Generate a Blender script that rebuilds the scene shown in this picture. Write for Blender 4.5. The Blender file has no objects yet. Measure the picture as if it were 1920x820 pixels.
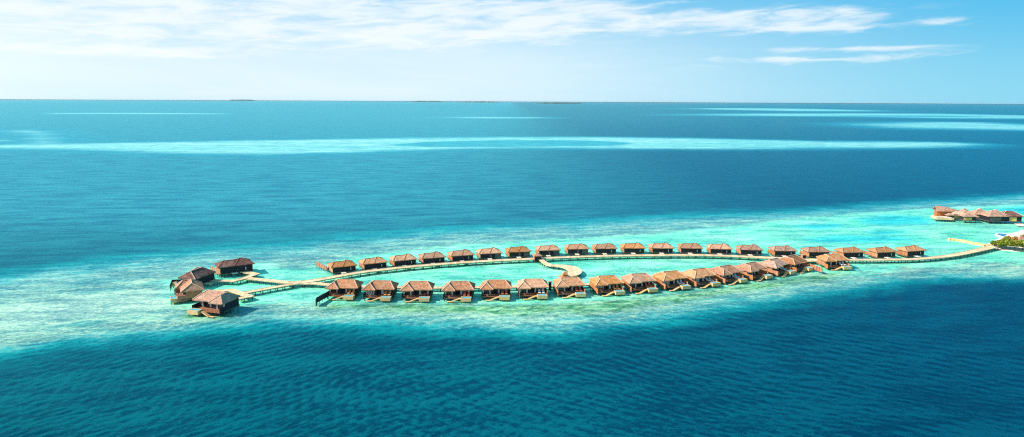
import bpy, math, random
import numpy as np
from mathutils import Vector, Matrix

random.seed(7)
R = math.radians
scene = bpy.context.scene
COL = scene.collection

# ------------------------------------------------------------------ camera
CAM_H = 65.0
FPX = 1280.0
PITCH = math.atan(220.0 / FPX)
ROLL = R(0.265)
cam_d = bpy.data.cameras.new('camera')
cam = bpy.data.objects.new('camera', cam_d)
COL.objects.link(cam)
cam_d.sensor_width = 36.0
cam_d.lens = FPX / 1920.0 * 36.0
cam_d.clip_start = 0.5
cam_d.clip_end = 400000.0
CM = Matrix.Rotation(R(90) - PITCH, 4, 'X') @ Matrix.Rotation(ROLL, 4, 'Z')
CM.translation = Vector((0, 0, CAM_H))
cam.matrix_world = CM
scene.camera = cam
CR = CM.to_3x3()


def ray(px, py):
    return (CR @ Vector(((px - 960.0) / FPX, (410.0 - py) / FPX, -1.0))).normalized()


def at(px, py, z=0.0):
    """the point of the level z that the photograph shows at px, py"""
    d = ray(px, py)
    t = (z - CAM_H) / d.z
    return Vector((d.x * t, d.y * t, z))


def azel(px, py):
    d = ray(px, py)
    return math.degrees(math.atan2(d.x, d.y)), math.degrees(math.asin(d.z))


# ------------------------------------------------------------------ materials
def new_mat(name):
    m = bpy.data.materials.new(name)
    m.use_nodes = True
    nt = m.node_tree
    nt.nodes.clear()
    out = nt.nodes.new('ShaderNodeOutputMaterial')
    return m, nt, out


class NG:
    """small node graph helper"""
    def __init__(self, nt):
        self.nt = nt

    def _in(self, sock, v):
        if v is None:
            return
        if hasattr(v, 'is_output'):
            self.nt.links.new(v, sock)
        else:
            sock.default_value = v

    def math(self, op, a, b=None, c=None, clamp=False):
        n = self.nt.nodes.new('ShaderNodeMath')
        n.operation = op
        n.use_clamp = clamp
        self._in(n.inputs[0], a)
        if b is not None:
            self._in(n.inputs[1], b)
        if c is not None:
            self._in(n.inputs[2], c)
        return n.outputs[0]

    def add(self, a, b): return self.math('ADD', a, b)
    def sub(self, a, b): return self.math('SUBTRACT', a, b)
    def mul(self, a, b): return self.math('MULTIPLY', a, b)

    def smooth(self, v, lo, hi, o0=0.0, o1=1.0):
        n = self.nt.nodes.new('ShaderNodeMapRange')
        n.interpolation_type = 'SMOOTHSTEP'
        self._in(n.inputs['Value'], v)
        n.inputs['From Min'].default_value = lo
        n.inputs['From Max'].default_value = hi
        n.inputs['To Min'].default_value = o0
        n.inputs['To Max'].default_value = o1
        return n.outputs[0]

    def lin(self, v, lo, hi, o0=0.0, o1=1.0):
        n = self.nt.nodes.new('ShaderNodeMapRange')
        self._in(n.inputs['Value'], v)
        n.inputs['From Min'].default_value = lo
        n.inputs['From Max'].default_value = hi
        n.inputs['To Min'].default_value = o0
        n.inputs['To Max'].default_value = o1
        return n.outputs[0]

    def mix(self, f, a, b, blend='MIX'):
        n = self.nt.nodes.new('ShaderNodeMix')
        n.data_type = 'RGBA'
        n.blend_type = blend
        self._in(n.inputs[0], f)
        self._in(n.inputs[6], a if hasattr(a, 'is_output') else (*a, 1.0))
        self._in(n.inputs[7], b if hasattr(b, 'is_output') else (*b, 1.0))
        return n.outputs[2]

    def pos(self):
        return self.nt.nodes.new('ShaderNodeNewGeometry').outputs['Position']

    def objco(self):
        return self.nt.nodes.new('ShaderNodeTexCoord').outputs['Object']

    def mapping(self, v, scale=(1, 1, 1), rot=0.0, loc=(0, 0, 0), vtype='POINT'):
        # rotate first, then scale: two nodes
        n = self.nt.nodes.new('ShaderNodeMapping')
        n.vector_type = vtype
        n.inputs['Rotation'].default_value = (0, 0, rot)
        n.inputs['Location'].default_value = loc
        self._in(n.inputs['Vector'], v)
        n2 = self.nt.nodes.new('ShaderNodeMapping')
        n2.inputs['Scale'].default_value = scale
        self.nt.links.new(n.outputs[0], n2.inputs['Vector'])
        return n2.outputs[0]

    def noise(self, v, scale, detail=3.0, rough=0.55, dist=0.0):
        n = self.nt.nodes.new('ShaderNodeTexNoise')
        n.inputs['Scale'].default_value = scale
        n.inputs['Detail'].default_value = detail
        n.inputs['Roughness'].default_value = rough
        n.inputs['Distortion'].default_value = dist
        self._in(n.inputs['Vector'], v)
        return n.outputs['Fac']

    def attr(self, name):
        n = self.nt.nodes.new('ShaderNodeAttribute')
        n.attribute_name = name
        return n.outputs['Fac']

    def rand(self):
        return self.nt.nodes.new('ShaderNodeObjectInfo').outputs['Random']

    def bump(self, h, strength=0.5, dist=0.05):
        n = self.nt.nodes.new('ShaderNodeBump')
        n.inputs['Strength'].default_value = strength
        n.inputs['Distance'].default_value = dist
        self._in(n.inputs['Height'], h)
        return n.outputs[0]

    def bsdf(self, out, color, rough=0.6, normal=None, spec=0.5, ior=None):
        b = self.nt.nodes.new('ShaderNodeBsdfPrincipled')
        self._in(b.inputs['Base Color'], color if hasattr(color, 'is_output') else (*color, 1.0))
        self._in(b.inputs['Roughness'], rough)
        b.inputs['Specular IOR Level'].default_value = spec
        if ior:
            b.inputs['IOR'].default_value = ior
        if normal is not None:
            self.nt.links.new(normal, b.inputs['Normal'])
        self.nt.links.new(b.outputs[0], out.inputs['Surface'])
        return b


def simple_mat(name, c1, c2, scale=1.5, rough=0.75, vary=0.0, stripes=None, bump=0.0, spec=0.3):
    """two-tone weathered material; stripes=(axis, pitch) adds plank joints"""
    m, nt, out = new_mat(name)
    g = NG(nt)
    co = g.objco()
    rnd = g.rand()
    comb = nt.nodes.new('ShaderNodeVectorMath')
    comb.operation = 'ADD'
    nt.links.new(co, comb.inputs[0])
    off = nt.nodes.new('ShaderNodeCombineXYZ')
    nt.links.new(g.mul(rnd, 37.0), off.inputs[0])
    nt.links.new(g.mul(rnd, 11.0), off.inputs[1])
    nt.links.new(off.outputs[0], comb.inputs[1])
    v = comb.outputs[0]
    n1 = g.noise(v, scale, 4.0, 0.62)
    n2 = g.noise(v, scale * 3.0, 3.0, 0.7)
    f = g.smooth(g.add(g.mul(n1, 0.45), g.mul(n2, 0.55)), 0.40, 0.60)
    c = g.mix(f, c1, c2)
    if bump and vary:
        big = g.noise(v, 0.22, 3.0, 0.6, 0.5)
        c = g.mix(g.mul(g.smooth(big, .5, .68), .25), c, (.50, .34, .24))
    if stripes:
        ax, pitch, dark = stripes
        sep = nt.nodes.new('ShaderNodeSeparateXYZ')
        nt.links.new(co, sep.inputs[0])
        s = g.math('FRACT', g.math('DIVIDE', sep.outputs[ax], pitch))
        d = g.math('LESS_THAN', s, 0.14)
        c = g.mix(g.mul(d, dark), c, (c1[0] * .3, c1[1] * .3, c1[2] * .3))
        cell = g.math('FLOOR', g.math('DIVIDE', sep.outputs[ax], pitch))
        wn = nt.nodes.new('ShaderNodeTexWhiteNoise')
        wn.noise_dimensions = '1D'
        nt.links.new(cell, wn.inputs['W'])
        h = nt.nodes.new('ShaderNodeHueSaturation')
        nt.links.new(g.lin(wn.outputs['Value'], 0, 1, 0.82, 1.15), h.inputs['Value'])
        nt.links.new(c, h.inputs['Color'])
        c = h.outputs[0]
    if vary:
        h = nt.nodes.new('ShaderNodeHueSaturation')
        nt.links.new(g.lin(rnd, 0, 1, 1 - vary, 1 + vary), h.inputs['Value'])
        nt.links.new(g.lin(g.math('FRACT', g.mul(rnd, 7.31)), 0, 1, 1 - vary, 1 + vary * .5), h.inputs['Saturation'])
        nt.links.new(c, h.inputs['Color'])
        c = h.outputs[0]
    nrm = g.bump(n2, 0.6, bump) if bump else None
    g.bsdf(out, c, rough, nrm, spec)
    return m


M = {}
M['roof_warm'] = simple_mat('roof_shingle_warm', (0.32, 0.13, 0.052), (0.60, 0.285, 0.125), 1.1, 0.9, 0.18, bump=0.05, spec=0.15)
M['roof_brown'] = simple_mat('roof_shingle_brown', (0.23, 0.098, 0.055), (0.53, 0.26, 0.145), 1.3, 0.9, 0.2, bump=0.06, spec=0.15)
M['roof_dark'] = simple_mat('roof_shingle_dark', (0.075, 0.036, 0.033), (0.20, 0.10, 0.08), 1.1, 0.9, 0.12, bump=0.06, spec=0.15)
M['roof_pink'] = simple_mat('roof_thatch_pink', (0.26, 0.13, 0.085), (0.50, 0.28, 0.195), 0.8, 0.95, 0.12, bump=0.05, spec=0.1)
M['ridge'] = simple_mat('ridge_cap', (0.55, 0.33, 0.22), (0.70, 0.46, 0.32), 2.0, 0.85, spec=0.2)
M['ridge_dark'] = simple_mat('ridge_cap_dark', (0.20, 0.08, 0.04), (0.30, 0.13, 0.07), 2.0, 0.85, spec=0.2)
M['dark_shaded'] = simple_mat('dark_shaded_timber', (0.012, 0.014, 0.022), (0.028, 0.026, 0.032), 2.0, 0.7, 0.15, stripes=(0, 0.35, 0.5))  # dark timber, with the shade of the sunless walls put into its colour
M['clad'] = simple_mat('orange_timber_cladding', (0.38, 0.135, 0.05), (0.54, 0.22, 0.085), 1.2, 0.75, 0.12, stripes=(1, 0.4, 0.35))
M['screen'] = simple_mat('red_brown_timber_screen', (0.40, 0.13, 0.07), (0.55, 0.21, 0.11), 1.2, 0.75, 0.12, stripes=(0, 0.45, 0.5))
M['grey_screen'] = simple_mat('grey_weathered_timber', (0.10, 0.085, 0.08), (0.17, 0.14, 0.125), 1.5, 0.8, stripes=(0, 0.3, 0.5))
M['deck'] = simple_mat('pale_walkway_boards', (0.64, 0.42, 0.22), (0.80, 0.58, 0.36), 0.5, 0.8, 0.05, stripes=(0, 0.9, 0.25))
M['deck_terrace'] = simple_mat('terrace_boards', (0.20, 0.08, 0.045), (0.36, 0.15, 0.08), 1.0, 0.75, 0.15, stripes=(0, 0.3, 0.4))
M['tan'] = simple_mat('tan_pool_wall', (0.66, 0.37, 0.15), (0.80, 0.48, 0.22), 1.0, 0.7, 0.06)
M['pile'] = simple_mat('timber_pile', (0.045, 0.05, 0.045), (0.09, 0.09, 0.075), 2.0, 0.85)
M['joist'] = simple_mat('timber_joist', (0.10, 0.075, 0.05), (0.17, 0.12, 0.08), 1.0, 0.85)
M['curtain'] = simple_mat('white_curtain', (0.70, 0.68, 0.64), (0.82, 0.80, 0.76), 2.0, 0.9)
M['white'] = simple_mat('white_paint', (0.74, 0.73, 0.70), (0.82, 0.81, 0.78), 1.0, 0.6)
M['cushion_white'] = simple_mat('white_cushion', (0.74, 0.73, 0.71), (0.82, 0.81, 0.80), 3.0, 0.9)
M['cushion_orange'] = simple_mat('orange_cushion', (0.68, 0.28, 0.09), (0.80, 0.38, 0.15), 3.0, 0.9)
M['cushion_red'] = simple_mat('red_cushion', (0.52, 0.12, 0.07), (0.62, 0.18, 0.11), 3.0, 0.9)
M['pale_deck'] = simple_mat('sun_bleached_deck', (0.62, 0.50, 0.40), (0.78, 0.66, 0.55), 0.6, 0.8, stripes=(0, 0.6, 0.2))
M['yellow_wall'] = simple_mat('ochre_reed_wall', (0.62, 0.36, 0.10), (0.74, 0.48, 0.18), 1.0, 0.85, stripes=(0, 0.5, 0.3))
M['sand'] = simple_mat('beach_sand', (0.70, 0.52, 0.42), (0.82, 0.68, 0.56), 0.15, 0.95, bump=0.03)
M['sandbag'] = simple_mat('tan_sandbag', (0.55, 0.38, 0.16), (0.70, 0.50, 0.25), 1.0, 0.95, bump=0.05)
M['trunk'] = simple_mat('bark', (0.12, 0.08, 0.05), (0.2, 0.14, 0.09), 2.0, 0.9)
M['isle_green'] = simple_mat('distant_tree_canopy', (0.04, 0.075, 0.06), (0.07, 0.11, 0.08), 0.01, 0.95)

# glass
m, nt, out = new_mat('dark_glass')
g = NG(nt)
g.bsdf(out, (0.015, 0.02, 0.03), 0.08, None, 0.6)
M['glass'] = m
# pool water
m, nt, out = new_mat('pool_water')
g = NG(nt)
n = g.noise(g.objco(), 2.5, 3.0, 0.5)
g.bsdf(out, g.mix(g.smooth(n, .35, .65), (0.08, 0.36, 0.42), (0.16, 0.48, 0.52)), 0.08, g.bump(n, 0.3, 0.05), 0.5, 1.33)
M['pool_water'] = m
m, nt, out = new_mat('deep_pool_water')
g = NG(nt)
n = g.noise(g.objco(), 2.0, 3.0, 0.5)
g.bsdf(out, g.mix(g.smooth(n, .35, .65), (0.004, 0.16, 0.30), (0.01, 0.22, 0.36)), 0.1, g.bump(n, 0.3, 0.05), 0.4, 1.33)
M['deep_pool'] = m


def leaf_mat(name, c1, c2):
    m, nt, out = new_mat(name)
    g = NG(nt)
    n = g.noise(g.objco(), 0.5, 3.0, 0.6)
    n2 = g.noise(g.objco(), 4.0, 1.0, 0.6)
    f = g.smooth(g.add(g.mul(n, .6), g.mul(n2, .4)), 0.38, 0.62)
    g.bsdf(out, g.mix(f, c1, c2), 0.6, None, 0.25)
    return m


M['leaf_green'] = leaf_mat('green_leaves', (0.10, 0.15, 0.012), (0.30, 0.32, 0.03))
M['leaf_olive'] = leaf_mat('olive_leaves', (0.11, 0.12, 0.012), (0.26, 0.24, 0.03))
M['leaf_rust'] = leaf_mat('rusty_leaves', (0.26, 0.12, 0.02), (0.38, 0.20, 0.04))


# ------------------------------------------------------------------ mesh helpers
class MB:
    def __init__(self):
        self.v = []
        self.f = []

    def quad(self, *p):
        i = len(self.v)
        self.v.extend([tuple(q) for q in p])
        self.f.append(tuple(range(i, i + len(p))))

    def box(self, x0, x1, y0, y1, z0, z1):
        i = len(self.v)
        self.v += [(x0, y0, z0), (x1, y0, z0), (x1, y1, z0), (x0, y1, z0),
                   (x0, y0, z1), (x1, y0, z1), (x1, y1, z1), (x0, y1, z1)]
        for q in ((0, 3, 2, 1), (4, 5, 6, 7), (0, 1, 5, 4), (1, 2, 6, 5), (2, 3, 7, 6), (3, 0, 4, 7)):
            self.f.append(tuple(i + k for k in q))
        return self

    def bar(self, a, b, w, h=None, up=(0, 0, 1)):
        """rectangular bar from a to b"""
        h = h or w
        a, b = Vector(a), Vector(b)
        d = (b - a).normalized()
        u = Vector(up)
        if abs(d.dot(u)) > 0.98:
            u = Vector((1, 0, 0))
        s = d.cross(u).normalized() * (w / 2)
        t = s.cross(d).normalized() * (h / 2)
        i = len(self.v)
        for p in (a, b):
            for (ks, kt) in ((-1, -1), (1, -1), (1, 1), (-1, 1)):
                self.v.append(tuple(p + s * ks + t * kt))
        for q in ((0, 1, 2, 3), (7, 6, 5, 4), (0, 4, 5, 1), (1, 5, 6, 2), (2, 6, 7, 3), (3, 7, 4, 0)):
            self.f.append(tuple(i + k for k in q))
        return self

    def cyl(self, x, y, z0, z1, r, n=8, r1=None):
        r1 = r if r1 is None else r1
        i = len(self.v)
        for k in range(n):
            a = 2 * math.pi * k / n
            self.v.append((x + r * math.cos(a), y + r * math.sin(a), z0))
        for k in range(n):
            a = 2 * math.pi * k / n
            self.v.append((x + r1 * math.cos(a), y + r1 * math.sin(a), z1))
        for k in range(n):
            self.f.append((i + k, i + (k + 1) % n, i + n + (k + 1) % n, i + n + k))
        self.f.append(tuple(i + k for k in reversed(range(n))))
        self.f.append(tuple(i + n + k for k in range(n)))
        return self

    def hip(self, x0, x1, y0, y1, z0, pitch, th=0.28, dz=0.0, flat=0.0, sag=0.0):
        """hip roof, ridge along the longer side; returns ridge ends and corners"""
        w, d = x1 - x0, y1 - y0
        half = min(w, d) / 2 * (1 - flat)
        hz = z0 + th + half * math.tan(pitch) + dz
        if w >= d:
            ra, rb = (x0 + half, (y0 + y1) / 2, hz), (x1 - half, (y0 + y1) / 2, hz)
        else:
            ra, rb = ((x0 + x1) / 2, y0 + half, hz), ((x0 + x1) / 2, y1 - half, hz)
        i = len(self.v)
        e = z0 + th
        self.v += [(x0, y0, z0), (x1, y0, z0), (x1, y1, z0), (x0, y1, z0),
                   (x0, y0, e), (x1, y0, e), (x1, y1, e), (x0, y1, e), ra, rb]
        self.f += [(i, i + 3, i + 2, i + 1), (i, i + 1, i + 5, i + 4), (i + 1, i + 2, i + 6, i + 5),
                   (i + 2, i + 3, i + 7, i + 6), (i + 3, i, i + 4, i + 7)]
        if w >= d:
            self.f += [(i + 4, i + 5, i + 9, i + 8), (i + 5, i + 6, i + 9), (i + 6, i + 7, i + 8, i + 9), (i + 7, i + 4, i + 8)]
            hips = [((x0, y0, e), ra), ((x0, y1, e), ra), ((x1, y0, e), rb), ((x1, y1, e), rb)]
        else:
            self.f += [(i + 4, i + 5, i + 8), (i + 5, i + 6, i + 9, i + 8), (i + 6, i + 7, i + 9), (i + 7, i + 4, i + 8, i + 9)]
            hips = [((x0, y0, e), ra), ((x1, y0, e), ra), ((x0, y1, e), rb), ((x1, y1, e), rb)]
        return ra, rb, hips

    def hip2(self, x0, x1, y0, y1, z0, h, ia, ib, axis='x', th=0.26):
        """hip roof with chosen rise and end insets; ridge along axis"""
        i = len(self.v)
        e = z0 + th
        if axis == 'x':
            ra, rb = (x0 + ia, (y0 + y1) / 2, e + h), (x1 - ib, (y0 + y1) / 2, e + h)
        else:
            ra, rb = ((x0 + x1) / 2, y0 + ia, e + h), ((x0 + x1) / 2, y1 - ib, e + h)
        self.v += [(x0, y0, z0), (x1, y0, z0), (x1, y1, z0), (x0, y1, z0),
                   (x0, y0, e), (x1, y0, e), (x1, y1, e), (x0, y1, e), ra, rb]
        self.f += [(i, i + 3, i + 2, i + 1), (i, i + 1, i + 5, i + 4), (i + 1, i + 2, i + 6, i + 5),
                   (i + 2, i + 3, i + 7, i + 6), (i + 3, i, i + 4, i + 7)]
        if axis == 'x':
            self.f += [(i + 4, i + 5, i + 9, i + 8), (i + 5, i + 6, i + 9), (i + 6, i + 7, i + 8, i + 9), (i + 7, i + 4, i + 8)]
            hips = [((x0, y0, e), ra), ((x0, y1, e), ra), ((x1, y0, e), rb), ((x1, y1, e), rb)]
        else:
            self.f += [(i + 4, i + 5, i + 8), (i + 5, i + 6, i + 9, i + 8), (i + 6, i + 7, i + 9), (i + 7, i + 4, i + 8, i + 9)]
            hips = [((x0, y0, e), ra), ((x1, y0, e), ra), ((x0, y1, e), rb), ((x1, y1, e), rb)]
        return ra, rb, hips

    def cone(self, cx, cy, z0, z1, r, n=12, rt=0.0, th=0.2):
        self.cyl(cx, cy, z0, z0 + th, r, n)
        self.cyl(cx, cy, z0 + th + 0.002, z1, r, n, max(rt, 0.05))
        return self

    def build(self, name, mat, parent=None, smooth=False):
        me = bpy.data.meshes.new(name)
        me.from_pydata(self.v, [], self.f)
        me.materials.append(mat)
        if smooth:
            me.polygons.foreach_set('use_smooth', [True] * len(me.polygons))
        me.update()
        o = bpy.data.objects.new(name, me)
        COL.objects.link(o)
        if parent is not None:
            o.parent = parent
        return o


def tag(o, label=None, cat=None, group=None, kind=None):
    if label:
        o['label'] = label
    if cat:
        o['category'] = cat
    if group:
        o['group'] = group
    if kind:
        o['kind'] = kind
    return o


def empty(name, loc=(0, 0, 0), rz=0.0, sc=1.0):
    o = bpy.data.objects.new(name, None)
    o.empty_display_size = 1.0
    COL.objects.link(o)
    o.location = loc
    o.rotation_euler = (0, 0, rz)
    o.scale = (sc, sc, sc)
    return o


def copy_tree(o, parent=None):
    c = o.copy()
    COL.objects.link(c)
    if parent is not None:
        c.parent = parent
    for ch in [x for x in bpy.data.objects if x.parent == o and x is not c]:
        copy_tree(ch, c)
    return c


CHILDREN = {}


def kids(o):
    return [x for x in o.children]


def dup(o, parent=None):
    c = o.copy()
    COL.objects.link(c)
    if parent is not None:
        c.parent = parent
    for ch in kids(o):
        dup(ch, c)
    return c


PILE_ME = {}


def pile(parent, x, y, top, r=0.14, name='piling', bottom=-0.6):
    key = (round(top, 2), r, bottom)
    if key not in PILE_ME:
        b = MB()
        b.cyl(0, 0, bottom, top, r, 7)
        me = bpy.data.meshes.new(name)
        me.from_pydata(b.v, [], b.f)
        me.materials.append(M['pile'])
        PILE_ME[key] = me
    o = bpy.data.objects.new(name, PILE_ME[key])
    COL.objects.link(o)
    o.location = (x, y, 0)
    o.parent = parent
    return o


# ------------------------------------------------------------------ villas
EAVE, FLOOR = 3.4, 1.35
PITCH_R = R(33)


def villa_roof(root, mat, ridge_mat, cap=0.26):
    """low wing running front to back on the left, taller main hip on the right"""
    b = MB()
    h2 = b.hip2(-5.2, 5.65, -3.9, 3.9, EAVE + .012, 1.9, 2.6, 2.3)
    h1 = b.hip2(-5.65, -0.9, -5.2, 1.2, EAVE, 1.65, 2.5, .3, 'y')
    ro = b.build('roof', mat, root)
    c = MB()
    up = Vector((0, 0, 0.05))
    for (p, q) in h1[2][:2] + h2[2]:
        c.bar(Vector(p) + up, Vector(q) + up, cap, 0.16)
    c.bar(Vector(h1[0]) + up, Vector(h1[1]) + up, cap, 0.16)
    c.bar(Vector(h2[0]) + up, Vector(h2[1]) + up, cap, 0.16)
    c.build('ridge_cap', ridge_mat, ro)
    return ro


def curtain_mesh(w, h):
    b = MB()
    n = 8
    for i in range(n):
        xa, xb = -w / 2 + w * i / n, -w / 2 + w * (i + 1) / n
        ya, yb = (0.05 if i % 2 else -0.05), (-0.05 if i % 2 else 0.05)
        b.quad((xa, ya, 0), (xb, yb, 0), (xb, yb, h), (xa, ya, h))
        b.quad((xb, yb + .03, 0), (xa, ya + .03, 0), (xa, ya + .03, h), (xb, yb + .03, h))
    me = bpy.data.meshes.new('curtain')
    me.from_pydata(b.v, [], b.f)
    me.materials.append(M['curtain'])
    return me


CURT = {}


def curtain(root, x, y, w, h=1.95):
    key = (w, h)
    if key not in CURT:
        CURT[key] = curtain_mesh(w, h)
    o = bpy.data.objects.new('curtain', CURT[key])
    COL.objects.link(o)
    o.location = (x, y, FLOOR + 0.1)
    o.parent = root
    return o


WT = 1.72      # window head above the floor


def villa_common(root, roof_mat, ridge_mat, clad):
    villa_roof(root, roof_mat, ridge_mat)
    b = MB()
    b.box(-5.25, 5.25, -3.9, 3.45, FLOOR - 0.28, FLOOR)
    for y in (-3.6, 0, 3.2):
        b.box(-5.1, 5.1, y - .12, y + .12, FLOOR - 0.5, FLOOR - 0.283)
    b.build('floor_platform', M['joist'], root)
    w = MB()
    w.box(-4.9, 4.9, 3.02, 3.2, FLOOR + .002, EAVE - .002)
    w.build('rear_wall', M['dark_shaded'], root)
    w = MB()
    w.box(-4.9, -0.95, -2.95, -2.8, FLOOR + WT, EAVE - .002)
    w.box(-0.95, 4.9, -1.9, -1.75, FLOOR + WT, EAVE - .002)
    w.box(-0.95, -0.8, -2.95, -1.75, FLOOR + .002, EAVE - .004)
    w.box(-1.9, -0.952, -2.95, -2.8, FLOOR + .002, FLOOR + WT - .002)
    w.box(-0.798, 0.6, -1.9, -1.75, FLOOR + .002, FLOOR + WT - .002)
    w.box(4.1, 4.9, -1.9, -1.75, FLOOR + .002, FLOOR + WT - .002)
    w.build('wall', M['dark_shaded'], root)
    for s, ys in ((-1, -2.95), (1, -1.9)):
        sw = MB()
        x0, x1 = (4.91, 5.08) if s > 0 else (-5.08, -4.91)
        sw.box(x0, x1, ys, 3.2, FLOOR - 0.4, EAVE - .004)
        sw.build('side_wall', clad, root)
    for x0, x1, y in ((-4.88, -1.92, -2.87), (0.62, 4.08, -1.82)):
        gl = MB()
        gl.box(x0, x1, y - .02, y + .02, FLOOR + .01, FLOOR + WT - .01)
        wi = gl.build('window', M['glass'], root)
        fr = MB()
        n = 4
        for k in range(n + 1):
            x = x0 + (x1 - x0) * k / n
            fr.box(x - .04, x + .04, y - .06, y - .025, FLOOR + .01, FLOOR + WT - .01)
        fr.box(x0, x1, y - .065, y - .021, FLOOR + .01, FLOOR + .09)
        fr.build('frame', M['dark_shaded'], wi)


def make_front_villa(roof_mat, closed=False, table=False, clad='clad'):
    root = empty('overwater_villa')
    villa_common(root, roof_mat, M['ridge'], M[clad])
    t = MB()
    t.box(-5.0, 5.0, -5.4, -3.91, FLOOR - 0.30, FLOOR - 0.06)
    t.box(-4.8, 1.0, -3.89, -2.96, FLOOR + .004, FLOOR + .05)
    t.box(-0.7, 4.85, -3.89, -1.92, FLOOR + .053, FLOOR + .09)
    t.build('terrace', M['deck_terrace'], root)
    rl = MB()
    rl.box(-5.0, -.4, -5.36, -5.28, FLOOR + .55, FLOOR + .62)
    for x in (-4.96, -3.4, -1.9, -.44):
        rl.box(x - .04, x + .04, -5.36, -5.28, FLOOR - .055, FLOOR + .548)
    rl.build('railing', M['deck_terrace'], root)
    for s in (-1, 1):
        p = MB()
        xa = 4.95 if s > 0 else -5.07
        yb = -5.0 if s > 0 else -5.7
        p.box(xa, xa + .12, yb, (-2.96 if s < 0 else -1.92), FLOOR - 0.62, FLOOR + 1.1)
        p.build('privacy_screen', M[clad], root)
    q = MB()
    x0, x1, y0, y1, zb, zt = 1.25, 4.85, -7.3, -5.0, 0.62, 1.72
    q.box(x0, x1, y0, y1, zb, zt - 0.35)
    q.box(x0, x1, y0, y0 + .2, zt - .352, zt)
    q.box(x0, x1, y1 - .2, y1, zt - .352, zt)
    q.box(x0, x0 + .2, y0 + .202, y1 - .202, zt - .352, zt)
    q.box(x1 - .2, x1, y0 + .202, y1 - .202, zt - .352, zt)
    po = q.build('plunge_pool', M['tan'], root)
    pw = MB()
    pw.box(x0 + .21, x1 - .21, y0 + .21, y1 - .21, zt - .34, zt - .06)
    pw.build('pool_water', M['pool_water'], po)
    st = MB()
    a, bb = Vector((0.75, -5.9, FLOOR - .1)), Vector((-1.9, -6.5, 0.4))
    for off in (-.45, .45):
        st.bar(a + Vector((0, off, 0)), bb + Vector((0, off, 0)), .14, .26)
    for k in range(8):
        f = (k + .5) / 8
        c = a.lerp(bb, f)
        st.box(c.x - .2, c.x + .2, c.y - .45, c.y + .45, c.z + .02, c.z + .1)
    st.box(-3.7, -1.8, -7.0, -6.1, 0.28, 0.4)
    st.box(0.55, 1.22, -6.4, -5.41, FLOOR - .26, FLOOR - .07)
    st.build('stairs', M['tan'], root)
    ch = WT - .12
    if closed:
        for k in range(5):
            curtain(root, -4.6 + k * .66, -2.98, 0.46, ch)
        curtain(root, .95, -1.95, .8, ch)
        curtain(root, 3.8, -1.95, .45, ch)
    else:
        curtain(root, -4.6, -2.98, .5, ch)
        curtain(root, -2.15, -2.98, .5, ch)
        curtain(root, .95, -1.95, .6, ch)
        curtain(root, 3.75, -1.95, .6, ch)
    for x in (-4.7, -1.6, 1.6, 4.7):
        for y in (-5.1, -0.2, 3.1):
            pile(root, x, y, FLOOR - .3)
    for x in (1.5, 4.6):
        pile(root, x, -7.0, 0.615)
    pile(root, -3.5, -6.5, 0.275, .1)
    eb = MB()
    eb.box(-0.6, 1.2, 3.46, 6.6, FLOOR - .3, FLOOR - .12)
    eb.build('entry_bridge', M['deck'], root)
    return root


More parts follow.
